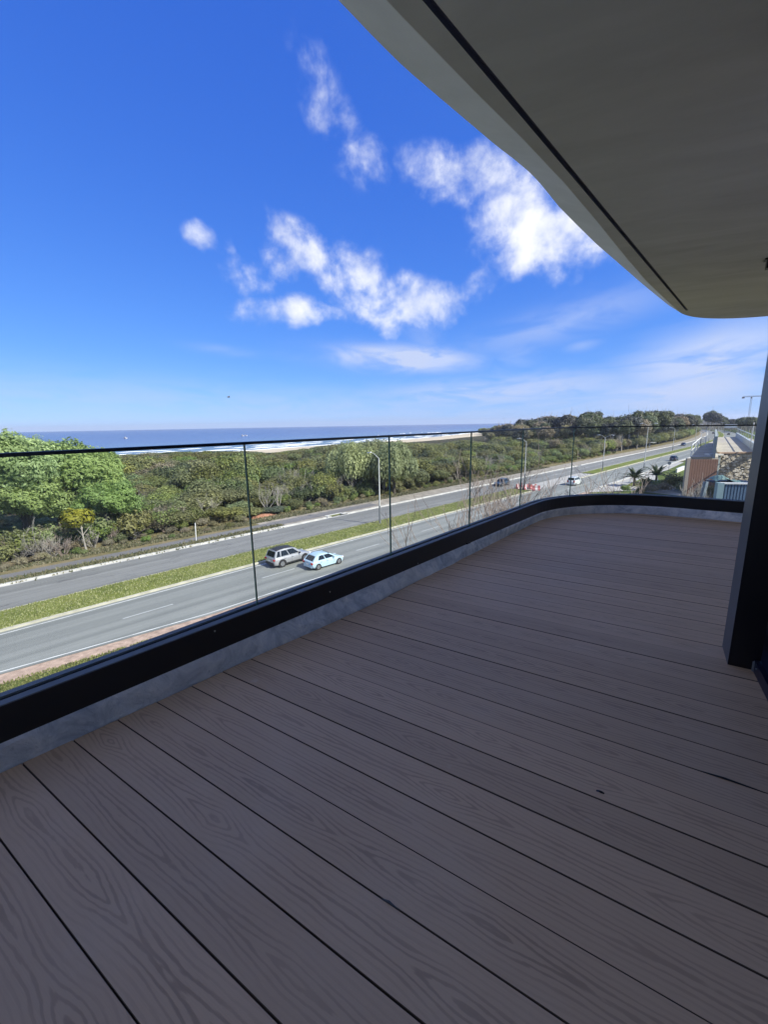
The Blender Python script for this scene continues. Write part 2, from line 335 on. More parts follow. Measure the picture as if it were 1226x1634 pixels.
# ------------------------------------------------------------------ mesh helpers
class MB:
    def __init__(s): s.v = []; s.f = []; s.mi = []; s.cm = 0
    def quad_box(s, c, size, rot=None, taper=1.0):
        x, y, z = size[0]/2, size[1]/2, size[2]/2; b = len(s.v); c = Vector(c)
        for (i, j, k) in ((-1,-1,-1),(1,-1,-1),(1,1,-1),(-1,1,-1),(-1,-1,1),(1,-1,1),(1,1,1),(-1,1,1)):
            t = taper if k > 0 else 1.0
            p = Vector((i*x*t, j*y*t, k*z));
            if rot is not None: p = rot @ p
            s.v.append(p+c)
        for q in ((0,3,2,1),(4,5,6,7),(0,1,5,4),(1,2,6,5),(2,3,7,6),(3,0,4,7)): s.f.append(tuple(b+i for i in q)); s.mi.append(s.cm)
        return s
    def tube(s, pts, rad, n=6, cap=True):
        pts = [Vector(p) for p in pts]; b = len(s.v)
        if isinstance(rad, (int, float)): rad = [rad]*len(pts)
        for i, p in enumerate(pts):
            d = (pts[min(i+1, len(pts)-1)]-pts[max(i-1, 0)])
            if d.length < 1e-9: d = Vector((0, 0, 1))
            d.normalize(); a = Vector((0, 0, 1)) if abs(d.z) < .9 else Vector((1, 0, 0))
            u = d.cross(a).normalized(); w = d.cross(u)
            for k in range(n):
                t = 2*math.pi*k/n; s.v.append(p+(u*math.cos(t)+w*math.sin(t))*rad[i])
        for i in range(len(pts)-1):
            for k in range(n):
                s.f.append((b+i*n+k, b+i*n+(k+1) % n, b+(i+1)*n+(k+1) % n, b+(i+1)*n+k)); s.mi.append(s.cm)
        if cap:
            s.f.append(tuple(b+k for k in range(n))); s.mi.append(s.cm); e = b+(len(pts)-1)*n
            s.f.append(tuple(e+n-1-k for k in range(n))); s.mi.append(s.cm)
        return s
    def prism(s, poly, z0, z1, chamfer=0):
        n = len(poly); b = len(s.v)
        cx = sum(p[0] for p in poly)/n; cy = sum(p[1] for p in poly)/n
        if chamfer:
            ins = []
            for i in range(n):
                p0 = Vector(poly[i-1][:2]); p = Vector(poly[i][:2]); p2 = Vector(poly[(i+1) % n][:2])
                e1 = (p-p0).normalized(); e2 = (p2-p).normalized(); nn_ = Vector((-e1.y-e2.y, e1.x+e2.x))
                if nn_.length < 1e-6: nn_ = Vector((-e1.y, e1.x))
                nn_.normalize(); ins.append(p+nn_*chamfer*1.2)
            rings = [[(p[0], p[1], z0) for p in poly], [(p[0], p[1], z1-chamfer) for p in poly], [(p.x, p.y, z1) for p in ins]]
        else: rings = [[(p[0], p[1], z0) for p in poly], [(p[0], p[1], z1) for p in poly]]
        for r_ in rings: s.v += [Vector(p) for p in r_]
        for k in range(len(rings)-1):
            for i in range(n):
                s.f.append((b+k*n+i, b+k*n+(i+1) % n, b+(k+1)*n+(i+1) % n, b+(k+1)*n+i)); s.mi.append(s.cm)
        s.f.append(tuple(b+n-1-i for i in range(n))); s.mi.append(s.cm)
        e = b+(len(rings)-1)*n; s.f.append(tuple(e+i for i in range(n))); s.mi.append(s.cm)
        return s
    def strip(s, rows, close=False):
        """rows: list of equal-length point lists"""
        b = len(s.v); n = len(rows[0])
        for r_ in rows: s.v += [Vector(p) for p in r_]
        for i in range(len(rows)-1):
            for k in range(n-1 if not close else n):
                s.f.append((b+i*n+k, b+i*n+(k+1) % n, b+(i+1)*n+(k+1) % n, b+(i+1)*n+k)); s.mi.append(s.cm)
        return s
    def disc(s, c, ax, r, n=16, th=.02):
        c = Vector(c); ax = Vector(ax).normalized(); return s.tube([c-ax*th/2, c+ax*th/2], r, n)
    def build(s, name, mats, parent=None, smooth=False, loc=None):
        me = bpy.data.meshes.new(name); me.from_pydata([tuple(v) for v in s.v], [], s.f)
        for m in (mats if isinstance(mats, (list, tuple)) else [mats]): me.materials.append(m)
        me.polygons.foreach_set('material_index', s.mi)
        if smooth: me.polygons.foreach_set('use_smooth', [True]*len(s.f))
        me.update(); o = bpy.data.objects.new(name, me); C.objects.link(o)
        if loc is not None: o.location = loc
        if parent is not None: o.parent = parent
        return o
def empty(name, loc=(0, 0, 0), rz=0):
    o = bpy.data.objects.new(name, None); C.objects.link(o); o.location = loc; o.rotation_euler = (0, 0, rz); o.empty_display_size = .3; return o
def tag(o, label, cat, group=None):
    o['label'] = label; o['category'] = cat
    if group: o['group'] = group
    return o
def struct(o, label=None):
    o['kind'] = 'structure'
    if label: o['label'] = label
    return o
def kids(o): return [c for c in bpy.data.objects if c.parent is o]
CH = {}
def copy_tree(o, children, loc, rz, scale, label=None, group=None):
    c = o.copy(); C.objects.link(c); c.location = loc; c.rotation_euler = (0, 0, rz); c.scale = scale
    if label: c['label'] = label
    if group: c['group'] = group
    for ch in children:
        d = ch.copy(); C.objects.link(d); d.parent = c
    return c

# ------------------------------------------------------------------ road frame
TH = R(45.2); RD = Vector((math.cos(TH), math.sin(TH), 0)); RN = Vector((-RD.y, RD.x, 0))
def bend(s): return 0.0 if s < 250 else (s-250)**2/3600.0
def G(s, n, z=0.0):
    """point in the street's frame: s metres along it, n metres out from the house"""
    return RD*s + RN*(n+bend(s)) + Vector((0, 0, z))
SS = list(range(-60, 250, 10)) + list(range(250, 720, 15))
def nearoff(s): return float(np.interp(s, [-40, 0, 4, 12], [3.4, 1.25, .8, 0]))
def lane(name, n0, n1, z, mat, s0=-60, s1=700, jag=0, label=None, thick=0, off0=0, off1=0):
    ss = [s0]+[s for s in SS if s0 < s < s1]+[s1]
    if off0 or off1: ss = sorted(set(ss+[0, 4, 8, 12]))
    if jag: ss = list(np.linspace(s0, s1, int((s1-s0)/1.2)+2))
    rows = []
    for s in ss:
        a = n0+(random.uniform(-jag, jag) if jag else 0); b = n1+(random.uniform(-jag, jag) if jag else 0)
        a += off0*nearoff(s); b += off1*nearoff(s)
        rows.append([G(s, a, z-thick), G(s, a, z), G(s, b, z), G(s, b, z-thick)] if thick else [G(s, a, z), G(s, b, z)])
    m = MB(); m.strip(rows)
    if thick:
        b = len(m.v)-4; m.f.append((b, b+1, b+2, b+3)); m.mi.append(0); m.f.append((3, 2, 1, 0)); m.mi.append(0)
    return struct(m.build(name, mat), label)

# ground, beach, sea
def shore(s):
    xs = [-3000, 0, 150, 300, 420, 560, 640, 720, 1500, 6000]; ys = [240, 266, 272, 292, 322, 372, 395, 415, 560, 900]
    return float(np.interp(s, xs, ys))
m = MB(); rows = []
for s in [-5500, -2000, -600, -300]+list(range(-200, 760, 20))+[900, 1400, 2500, 5500]:
    sh = shore(s); rows.append([RD*s+RN*n+Vector((0, 0, z)) for n, z in ((-3500, -.03), (-100, -.03), (20, -.03), (120, -.03), (sh-66, -.03), (sh-55, -.35), (sh-30, -1.2))])
m.strip(rows); struct(m.build('ground', M_under), 'scrubby dark soil under the trees')
m = MB(); rows = []
for s in [-5500, -2000, -600, -300]+list(range(-200, 760, 10))+[900, 1400, 5500]:
    sh = shore(s)+random.uniform(-1, 1); rows.append([RD*s+RN*(sh+n)+Vector((0, 0, z)) for n, z in ((-64, -.02), (-50, .1), (-35, -.5), (-15, -1.35), (0, -1.95), (14, -2.5))])
m.strip(rows); struct(m.build('beach', M_sand), 'pale sandy beach between scrub and surf')
def sea_mat():
    m = Mat('sea_water'); m.b.inputs['Roughness'].default_value = .22; m.b.inputs['IOR'].default_value = 1.33; m.b.inputs['Specular IOR Level'].default_value = .35
    at_ = m.n('ShaderNodeAttribute', attribute_name='shore'); d = at_.outputs['Fac']
    v = m.coord('Object', (.0035, .03, 1), -TH); n = m.noise(v, 1, 6, .65); v2 = m.coord('Object', (.05, .25, 1), -TH); n2 = m.noise(v2, 1, 5, .6)
    x = m.n('ShaderNodeMapRange'); m.l(d, x.inputs[0]); x.inputs['From Max'].default_value = 700
    c = m.ramp(x.outputs[0], [(0, (.26, .25, .20)), (.04, (.17, .22, .23)), (.16, (.11, .17, .23)), (.45, (.065, .095, .19)), (1, (.040, .065, .155))])
    c = m.mix(m.ramp_f(n, .45, .65, .45), c, (.12, .105, .16))
    # long swells give faint darker lines
    c = m.mix(m.ramp_f(n2, .5, .7, .3), c, (.04, .06, .12))
    m.col(c); m.bump(n2, .4, .5); return m.m
M_sea = sea_mat()
def foam_mat():
    m = Mat('sea_foam'); m.b.inputs['Roughness'].default_value = .9; m.col((.80, .82, .83)); return m.m
M_foam = foam_mat()
m = MB(); rows = []; dist = []
offs = [-6, 0, 10, 25, 50, 90, 150, 250, 400, 700, 1500, 2600, 4000, 5400]
svals = [-5700, -5400, -5000, -4500, -4000, -3300, -2500, -1500, -600]+list(range(-300, 720, 40))+[760, 900, 1400, 2200, 3000, 3800, 4500, 5000, 5400, 5700]
for s in svals:
    sh = shore(s) if s > -3000 else 240
    nm_ = max(math.sqrt(max(0, 5800**2-s*s)), sh+30); ks = [min(n, nm_-sh-(14-i_)*.5) for i_, n in enumerate(offs)]
    rows.append([RD*s+RN*(sh+n)+Vector((0, 0, -2.0)) for n in ks]); dist += ks
m.strip(rows); sea = m.build('sea', M_sea); struct(sea, 'calm blue sea reaching the horizon')
att = sea.data.attributes.new('shore', 'FLOAT', 'POINT'); att.data.foreach_set('value', [float(x) for x in dist])
# surf: irregular rows of low breaking crests
m = MB()
for row, (n0, cnt, ln) in enumerate([(3, 60, 30), (24, 40, 26), (42, 42, 20), (66, 34, 18), (90, 30, 14), (125, 16, 12)]):
    for k in range(cnt):
        s = random.uniform(-150, 640); L_ = random.uniform(.4, 1.6)*ln; w = random.uniform(.8, 2.4)*(1 if row else 1.6); nb = n0+random.uniform(-4, 4)
        rows = []
        K = 9
        for i in range(K):
            t = i/(K-1); ss_ = s+L_*(t-.5); wi = w*math.sin(math.pi*min(max(t, .03), .97))**.6*random.uniform(.6, 1.2); nc = shore(ss_)+nb+2.0*math.sin(t*5+k)
            rows.append([RD*ss_+RN*(nc-wi)+Vector((0, 0, -1.98)), RD*ss_+RN*(nc-wi*.2)+Vector((0, 0, -1.98+.35*math.sin(math.pi*t))), RD*ss_+RN*(nc+wi*.6)+Vector((0, 0, -1.985))])
        m.strip(rows)
o = m.build('surf_foam', M_foam); o['kind'] = 'stuff'; o['label'] = 'white breaking surf along the beach'

# road strips (house side to sea side)
lane('near_verge', 6, 29.4, .0, M_grass2, label='patchy green grass between house and dirt shoulder', off1=1)
lane('dirt_shoulder', 29.5, 30.9, .02, M_pink, jag=.15, off0=1, off1=1, s1=88, label='pinkish dirt shoulder beside the near carriageway')
lane('gravel_shoulder', 29.9, 30.9, .02, M_gravel, s0=88, s1=700, jag=.2, label='dusty shoulder beside the near carriageway')
lane('near_carriageway', 30.75, 39.05, .04, M_as1, off0=1, label='near carriageway of the dual road')
lane('far_carriageway', 43.75, 51.25, .04, M_as2, label='far carriageway of the dual road')
lane('edge_line', 31.05, 31.17, .046, M_mark, off0=1, off1=1, label='white edge line on house side')
lane('median_edge_line', 38.55, 38.66, .046, M_mark, s1=86, label='white line beside the median kerb')
lane('far_gutter', 50.85, 51.25, .046, M_kerb, label='pale concrete gutter of the far carriageway')
def median(name, s0, s1, n0, n1, label):
    lane(name, n0+.2, n1-.2, .20, M_grass, s0, s1, jag=.06, label=label, thick=.15)
median('grass_median', -60, 83, 39.2, 43.6, 'mown yellow-green median strip beside the two cars')
median('grass_median', 120, 700, 39.6, 43.2, 'mown median strip further along the road')
def kerb(name, s0, s1, n, w, mat, label, z=.17):
    lane(name, n, n+w, z, mat, s0, s1, label=label, thick=.2)
kerb('median_kerb', -60, 82, 39.07, .36, M_kerb2, 'cream kerb on the near side of the median')
kerb('median_kerb', -60, 82, 43.42, .22, M_kerb2, 'cream kerb on the far side of the median')
kerb('median_kerb', 120, 700, 39.3, .38, M_kerb2, 'cream kerb of the further median, near side')
kerb('median_kerb', 120, 700, 43.1, .25, M_kerb2, 'cream kerb of the further median, far side')
kerb('far_kerb', -60, 40.0, 51.25, .34, M_kerb, 'white kerb of the far carriageway, left stretch')
kerb('far_kerb', 43.2, 139, 51.25, .34, M_kerb, 'white kerb of the far carriageway, middle stretch')
kerb('far_kerb', 142, 700, 51.25, .4, M_kerb, 'white kerb of the far carriageway, beyond the side lane')
kerb('near_kerb', 96, 700, 30.3, .4, M_kerb, 'pale kerb of the near carriageway at the side road')
# rounded nose of the median at the crossing and the thin divider
m = MB(); rows = []
for i in range(13):
    a = -math.pi/2+math.pi*i/12
    rows.append([G(82+math.cos(a)*4.0*r_, 41.35+math.sin(a)*2.27*r_, z) for r_, z in ((1.0, -.02), (1.0, .17), (.86, .17), (.86, .20), (0, .20))])
m.strip(rows); struct(m.build('median_nose', [M_kerb2]), 'rounded kerbed nose of the median')
kerb('lane_divider', 104, 120, 39.2, .5, M_kerb2, 'low divider kerb at the crossing')
m = MB(); m.prism([G(86, 39.0)[:2], G(86.1, 43.8)[:2], G(120, 43.8)[:2], G(120, 39.0)[:2]][::-1], 0.0, .038); struct(m.build('crossing_surface', M_conc), 'pale worn asphalt of the median crossing')
# dashes
m_dash = MB(); m_dash.quad_box((0, 0, 0), (3.6, .13, .006)); first = None
for i, s in enumerate([-28, -16.5, -5, 9.0, 20.6, 32.5, 44, 56, 68, 80, 92, 104, 116, 128, 140, 152, 164, 176, 188, 200, 214, 228, 242]):
    if first is None: first = m_dash.build('lane_dash', M_mark2); o = first
    else: o = first.copy(); C.objects.link(o)
    o.location = G(s, 35.0, .048); o.rotation_euler = (0, 0, TH); o['kind'] = 'structure'
for i, s in enumerate([100, 112.5, 124, 136, 148, 160, 172, 184, 200, 216, 232]):
    o = first.copy(); C.objects.link(o); o.location = G(s, 47.4, .048); o.rotation_euler = (0, 0, TH); o['kind'] = 'structure'
    if True: o.data = first.data.copy() if i == 0 else o_prev; o_prev = o.data
lane('verge_strip', 51.6, 53.4, .05, simple('vivid_verge_grass', (.10, .17, .05), .9, 0, .1, .3, 1.2, .5), s1=32, jag=.18, label='green grass strip between far kerb and path')
lane('cycle_path', 52.9, 55.25, .042, M_path, s1=52, jag=.05, label='grey asphalt path along the scrub')
lane('gravel_verge', 51.5, 57.0, .035, M_gravel, s0=30, jag=.2, label='dusty gravel verge beyond the far kerb')
lane('dry_grass_verge', 54.9, 62.0, .03, M_dry, jag=.2, label='dry grass edge in front of the scrub')
lane('path_verge', 51.5, 60, .02, M_grass2, label='grass verge under the path')
# side road and house side ground
m = MB(); m.prism([p[:2] for p in (G(88, 30.6), G(96, 24), G(92, 2), G(105, 2), G(107, 22), G(128, 27), G(170, 28.6), G(170, 30.6))], -.02, .033); struct(m.build('side_street', M_conc), 'pale dusty side street joining the road')
m = MB(); m.prism([p[:2] for p in (G(101, 26.9), G(110, 27.8), G(118, 27), G(112, 23), G(104, 23.5))], 0, .10); struct(m.build('grass_island', M_grass), 'small grass island at the side street')

# shallow drain inlet notch
inl = empty('drain_inlet', G(41.6, 51.5, 0), TH)
m = MB(); m.quad_box((-.2, 1.0, .06), (3.4, .35, .14)); m.quad_box((-1.6, .45, .05), (.35, 1.2, .13)); m.quad_box((1.3, .2, .09), (1.1, .8, .2)); m.build('concrete_apron', M_kerb, inl)
m = MB(); m.quad_box((.9, -.25, .06), (1.5, .12, .15)); m.build('inlet_mouth', M_black, inl)
tag(inl, 'white concrete drain inlet notched into the far kerb', 'drain')
m = MB(); m.prism([p[:2] for p in (G(40.2, 51.6), G(43, 51.6), G(42.4, 52.5), G(40.4, 52.4))][::-1], 0, .056); struct(m.build('verge_patch', M_grass2), 'tiny grass patch inside the drain inlet')
# red soil heap
def mound(name, c, rx, ry, h, mat, rz, n=22, seed=1):
    r2 = random.Random(seed); m = MB(); rows = []
    for i in range(7):
        t = i/6; rr = 1-t*.98; row = []
        for k in range(n):
            a = 2*math.pi*k/n; w = 1+.18*math.sin(a*3+seed)+r2.uniform(-.07, .07)
            row.append(Vector((math.cos(a)*rx*rr*w, math.sin(a)*ry*rr*w, h*(1-rr**1.6)+r2.uniform(-.04, .04)*h)))
        rows.append(row)
    m.strip(rows, close=True); return m.build(name, mat, loc=c)
o = mound('soil_heap', G(33.4, 60.4, -.03), 2.8, 1.0, .4, M_red, TH, seed=3); o.rotation_euler = (0, 0, TH); tag(o, 'low heap of orange-red soil by the path', 'soil heap')
o = mound('soil_patch', G(34, 58.2, .0), 6.5, .9, .07, M_pink, TH, seed=5); o.rotation_euler = (0, 0, TH); tag(o, 'thin spread of pinkish soil beside the red heap', 'soil patch')
# ------------------------------------------------------------------ balcony
DZ = CAM_Z-1.15                                   # top of the deck planks
A0 = Vector((.1104, 2.8578)); LD = Vector((math.cos(R(48.8)), math.sin(R(48.8)))); LN = Vector((-LD.y, LD.x))
S_ARC = 2.60; RAD = 1.28; TURN = R(85.0)
ctr = A0+LD*S_ARC-LN*RAD
D2 = Vector((math.cos(R(48.8)-TURN), math.sin(R(48.8)-TURN)))
def rail_pt(s, off):
    """s along the balcony edge (0 = near the second glass joint), off outward"""
    if s <= S_ARC: p = A0+LD*s+LN*off
    elif s <= S_ARC+RAD*TURN:
        a = (s-S_ARC)/RAD; nrm = Vector((LN.x*math.cos(a)+LN.y*math.sin(a), -LN.x*math.sin(a)+LN.y*math.cos(a))); p = ctr+nrm*(RAD+off)
    else:
        nrm = Vector((-D2.y, D2.x)); p = ctr+nrm*(RAD+off)+D2*(s-S_ARC-RAD*TURN)
    return p
S_END = S_ARC+RAD*TURN
RS = list(np.arange(-5.2, S_ARC, .2))+list(np.linspace(S_ARC, S_END, 26))+list(np.arange(S_END+.3, S_END+9, .6))
rail = empty('glass_railing', (0, 0, 0))
tag(rail, 'frameless glass railing with black base channel and slim dark cap', 'railing')
def loft(name, prof, mat, parent, ss=RS, fn=rail_pt, closed=False, smooth=False, capends=True):
    rows = []
    for s in ss:
        rows.append([Vector((*fn(s, o_), z)) for (o_, z) in (prof(s) if callable(prof) else prof)])
    m = MB(); m.strip(rows, close=closed)
    if closed and capends:
        n = len(rows[0]); m.f.append(tuple(range(n-1, -1, -1))); m.mi.append(0); b = (len(rows)-1)*n; m.f.append(tuple(b+i for i in range(n))); m.mi.append(0)
    return m.build(name, mat, parent, smooth)
ZC = DZ+.228
loft('base_channel', [(.05, DZ+.085), (.05, ZC-.002), (.053, ZC), (.0545, ZC-.001), (.0545, ZC-.03), (.13, ZC-.03), (.13, DZ-.1), (.146, DZ-.1), (.146, DZ+.02), (.06, DZ+.02)], M_track, rail, closed=True)
loft('inner_flange', [(.0515, ZC-.002), (.0515, ZC+.003), (.0885, ZC+.003), (.0885, ZC-.022)], M_flange, rail, closed=True)
loft('gasket', [(.0889, ZC-.012), (.0889, ZC-.004), (.095, ZC-.004), (.095, ZC-.012)], M_gasket, rail, closed=True)
loft('gasket', [(.110, ZC-.012), (.110, ZC-.004), (.1145, ZC-.004), (.1145, ZC-.012)], M_gasket, rail, closed=True)
loft('outer_flange', [(.115, ZC-.022), (.115, ZC+.003), (.1465, ZC+.003), (.1465, ZC-.01)], M_flange, rail, closed=True)
ZT = CAM_Z-.072
loft('top_rail', [(.088, ZT-.014), (.088, ZT-.002), (.091, ZT), (.113, ZT), (.116, ZT-.002), (.116, ZT-.014)], M_cap, rail, closed=True)
J = [-4.335, -3.263, -2.191, -1.082, .016, 1.125, 2.22, 3.27, 6.75, 9.2, 13]
for i in range(len(J)-1):
    a, b = J[i]+.0022, J[i+1]-.0022
    n = 2 if b <= S_ARC else int((b-a)/.07)+2
    ss = [s for s in np.linspace(a, b, n)]
    rows = [[Vector((*rail_pt(s, .0965), ZC-.02)), Vector((*rail_pt(s, .0965), ZT-.012)), Vector((*rail_pt(s, .1085), ZT-.012)), Vector((*rail_pt(s, .1085), ZC-.02))] for s in ss]
    m = MB(); m.cm = 0; m.strip(rows, close=True); N_ = len(rows)*4
    m.f.append((3, 2, 1, 0)); m.mi.append(1); m.f.append((N_-4, N_-3, N_-2, N_-1)); m.mi.append(1)
    m.build('glass_panel', [M_glass, M_edge], rail, smooth=False)
for j in J[1:-2]:
    w = .0018; m = MB(); m.strip([[Vector((*rail_pt(j-w, .0985), z)), Vector((*rail_pt(j+w, .0985), z)), Vector((*rail_pt(j+w, .1065), z)), Vector((*rail_pt(j-w, .1065), z))] for z in (ZC-.02, ZT-.0125)], close=True)
    m.build('joint_seal', M_seal if j < 3 else M_seal, rail)
for s, dz in ((-.62, .075), (.27, .02), (-1.35, .11)):
    m = MB(); p = rail_pt(s, .0495); m.disc((p.x, p.y, DZ+.09+dz), (LN.x, LN.y, 0), .0045, 10, .004); m.build('fixing_screw', M_conc, rail)
m = MB(); p = rail_pt(1.02, .046); m.quad_box((p.x, p.y, DZ+.105), (.06, .012, .014), Matrix.Rotation(R(48.8), 3, 'Z')); m.build('fixing_clip', M_black, rail)

# mortar upstand with ragged foot
r3 = random.Random(4)
fs = list(np.arange(-5.2, S_END+9, .045)); jag = {}
def edge_dev(s):
    d = np.interp(s, [-5, -2.2, -1.2, -.3, 0, .7, 1.7, 2.7, 3.6, 5, 12], [.04, .035, .015, -.02, 0, .018, .044, .06, .03, .01, .0])
    return float(d)
walk = 0
def upst(s):
    global walk
    walk = .82*walk+r3.uniform(-1, 1)*.0045
    e = edge_dev(s)+walk
    t = .052+r3.uniform(-.0015, .0015)
    return [(e, DZ-.002), (e+.004, DZ+.012+r3.uniform(-.003, .003)), (e*.6+.018, DZ+.05), (.040, DZ+.083+r3.uniform(-.002, .002)), (.047, DZ+.095), (.0495, DZ+.096), (.07, DZ+.06), (.07, DZ-.03), (e-.0, DZ-.03)]
up = loft('mortar_upstand', upst, M_mortar, None, ss=fs, closed=True)
struct(up, 'blue-grey trowelled mortar upstand along the deck edge')

# deck: structural slab, then every plank
U = Vector((math.cos(R(-32.4)), math.sin(R(-32.4)))); V = Vector((-U.y, U.x))
slab_poly = [rail_pt(s, .10) for s in RS]+[Vector((12.5, -2.5)), Vector((2.5, -8)), Vector((-2.3, -7.2))]
slab_poly = [p for p in slab_poly]
m = MB(); m.prism([tuple(p) for p in slab_poly][::-1], DZ-.34, DZ-.05); slab = struct(m.build('balcony_floor', M_wall), 'balcony floor of brown composite planks')
def clip_u(v):
    """where the line of constant v crosses the deck outline"""
    us = []
    pl = [rail_pt(s, edge_dev(s)-.003) for s in fs[::3]]
    for a, b in zip(pl[:-1], pl[1:]):
        va, vb = a.dot(V), b.dot(V)
        if (va-v)*(vb-v) <= 0 and va != vb:
            t = (v-va)/(vb-va); us.append((a+(b-a)*t).dot(U))
    return us
PITCHW, GAP = .1475, .0032
v_off = .606*1.15*1.0
vbase = at(626, 1445, DZ); v0 = Vector(vbase[:2]).dot(V)
k0 = -26
WALL_U = .50
for k in range(k0, 44):
    va = v0+k*PITCHW+GAP/2; vb = va+PITCHW-GAP
    vm_ = (va+vb)/2
    if vm_ < -3.0: continue
    pts = []
    def ends(v):
        us = clip_u(v)
        if not us: return None
        lo = min(us); hi = max(us) if len(us) > 1 and max(us)-lo > .3 else None
        wall = WALL_U+.05 if v < 2.42 else 9.5
        if hi is not None and v > 2.5: wall = min(wall, hi)
        return lo, wall
    samp = [ends(v) for v in np.linspace(va, vb, 5 if vm_ > 3.4 else 2)]
    vs = np.linspace(va, vb, 5 if vm_ > 3.4 else 2)
    ok = [(v, e) for v, e in zip(vs, samp) if e is not None and e[1]-e[0] > .02]
    if len(ok) < 2: continue
    wall_r = min(e[1] for v, e in ok) if vm_ < 3.4 else None
    cu = sum(e[0] for v, e in ok)/len(ok)
    left = [(e[0], v) for v, e in ok]; right = [((wall_r if wall_r is not None else e[1]), v) for v, e in ok]
    poly = left[::-1]+right                       # (u, v) counter-clockwise
    o0 = Vector((cu, vm_)); poly = [(p[0]-o0.x, p[1]-o0.y) for p in poly]
    dz = random.uniform(-.0012, .0012)
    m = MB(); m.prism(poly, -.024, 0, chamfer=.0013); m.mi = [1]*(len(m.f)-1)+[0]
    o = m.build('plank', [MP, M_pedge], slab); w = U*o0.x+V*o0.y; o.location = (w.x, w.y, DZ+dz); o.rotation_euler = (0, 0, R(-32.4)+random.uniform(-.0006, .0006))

# small things lying on the deck
p = at(958, 1265, DZ)
m = MB(); m.strip([[Vector((-.011, -.003, 0)), Vector((-.011, .002, .002))], [Vector((-.003, -.004, .003)), Vector((-.003, .004, .004))], [Vector((.004, -.002, .001)), Vector((.005, .005, .004))], [Vector((.012, .001, 0)), Vector((.012, .004, .003))]])
m.strip([[Vector((-.011, -.003, -.001)), Vector((-.011, .002, .0))], [Vector((.012, .001, -.001)), Vector((.012, .004, 0))]])
o = m.build('leaf_scrap', M_black, loc=(p.x, p.y, p.z+.001)); o.rotation_euler = (0, 0, R(-40)); tag(o, 'tiny dark leaf scrap lying alone on a plank', 'debris')
for (x, y, L_, lab) in ((620, 1449, .05, 'dark splinter sitting in the gap between two near planks'), (1165, 1245, .16, 'long dark splinter in a plank gap near the black column')):
    p = at(x, y, DZ); vv_ = Vector(p[:2]).dot(V); kk = round((vv_-v0)/PITCHW); uu = Vector(p[:2]).dot(U); w = U*uu+V*(v0+kk*PITCHW)
    m = MB(); m.tube([(-L_/2, 0, 0), (-L_*.1, .001, .0015), (L_/2, 0, 0)], [.0008, .0034, .0008], 5); o = m.build('splinter', M_black, loc=(w.x, w.y, DZ+.0005)); o.rotation_euler = (0, 0, R(-32.4)); tag(o, lab, 'debris')

# ------------------------------------------------------------------ apartment building (our own)
bld = empty('apartment_building', (0, 0, 0)); tag(bld, 'the apartment building whose balcony, column and soffit frame the view', 'building')
def uv(u, v, z=0): q = U*u+V*v; return Vector((q.x, q.y, z))
RZU = Matrix.Rotation(R(-32.4), 3, 'Z')
def ubox(m, u0, u1, v0_, v1, z0, z1):
    c = uv((u0+u1)/2, (v0_+v1)/2, (z0+z1)/2); return m.quad_box(c, (abs(u1-u0), abs(v1-v0_), abs(z1-z0)), RZU)
ZS = CAM_Z+1.45
cpt = at(1155, 1031, DZ); cv1 = Vector(cpt[:2]).dot(V); cu0 = Vector(cpt[:2]).dot(U)
cpt2 = at(1160, 1060, DZ); cv0 = Vector(cpt2[:2]).dot(V); cu0 = (cu0+Vector(cpt2[:2]).dot(U))/2
m = MB(); ubox(m, .58, 12, -9, cv1-.04, 0, 18.9); m.build('wall', M_white, bld)  # unseen house wall, made white to bounce light onto deck and upstand
# corner column: grey side towards the sea, black faces
m = MB(); z0_, z1_ = DZ, ZS
b_ = len(m.v); ps = [uv(cu0, cv0), uv(cu0+.115, cv0), uv(cu0+.115, cv1), uv(cu0, cv1)]
m.prism([p[:2] for p in ps], z0_, z1_); m.mi = [0]*len(m.f); m.mi[3] = 1
colm = m.build('corner_column', [M_black, M_colside], bld)
# sliding door: frame, track, glass
wall_dir = (Vector(at(1226, 1120, DZ)[:2])-Vector(at(1201, 1069, DZ)[:2])).normalized()
pw = Vector(at(1202, 1070, DZ)[:2]); nrm = Vector((-wall_dir.y, wall_dir.x))
if nrm.dot(U) < 0: nrm = -nrm
def wq(t, d, z): q = pw+wall_dir*t+nrm*d; return Vector((q.x, q.y, z))
def wprism(m, t0, t1, d0, d1, za, zb):
    pts = [wq(t0, d0, 0), wq(t1, d0, 0), wq(t1, d1, 0), wq(t0, d1, 0)]
    a = sum(pts[i].x*pts[(i+1) % 4].y-pts[(i+1) % 4].x*pts[i].y for i in range(4))
    if a < 0: pts = pts[::-1]
    return m.prism([p[:2] for p in pts], za, zb)
m = MB(); wprism(m, .0, 2.6, .0, .05, DZ, DZ+.055); m.build('door_track', M_navy, bld)
m = MB(); wprism(m, .004, .012, -.006, .004, DZ+.0, DZ+.05); m.build('track_end_cap', M_flange, bld)
m = MB(); wprism(m, .01, 2.6, .02, .06, DZ+.058, DZ+.13); m.build('door_bottom_rail', M_navy, bld)
for t_ in (.01, 2.4): m = MB(); wprism(m, t_, t_+.08, .02, .06, DZ+.131, ZS-.01); m.build('door_stile', M_black, bld)
m = MB(); wprism(m, .091, 2.399, .035, .045, DZ+.131, ZS-.01); m.build('door_glass', simple('dark_glass', (.004, .004, .006), .12, 0, .15), bld)
m = MB(); wprism(m, .0, 2.62, .061, .2, DZ, ZS-.005); m.build('door_recess', M_black, bld)
m = MB(); q = wq(.05, .0, DZ+.035); m.disc(q, (nrm.x, nrm.y, 0), .006, 10, .004); m.build('track_screw', M_flange, bld)
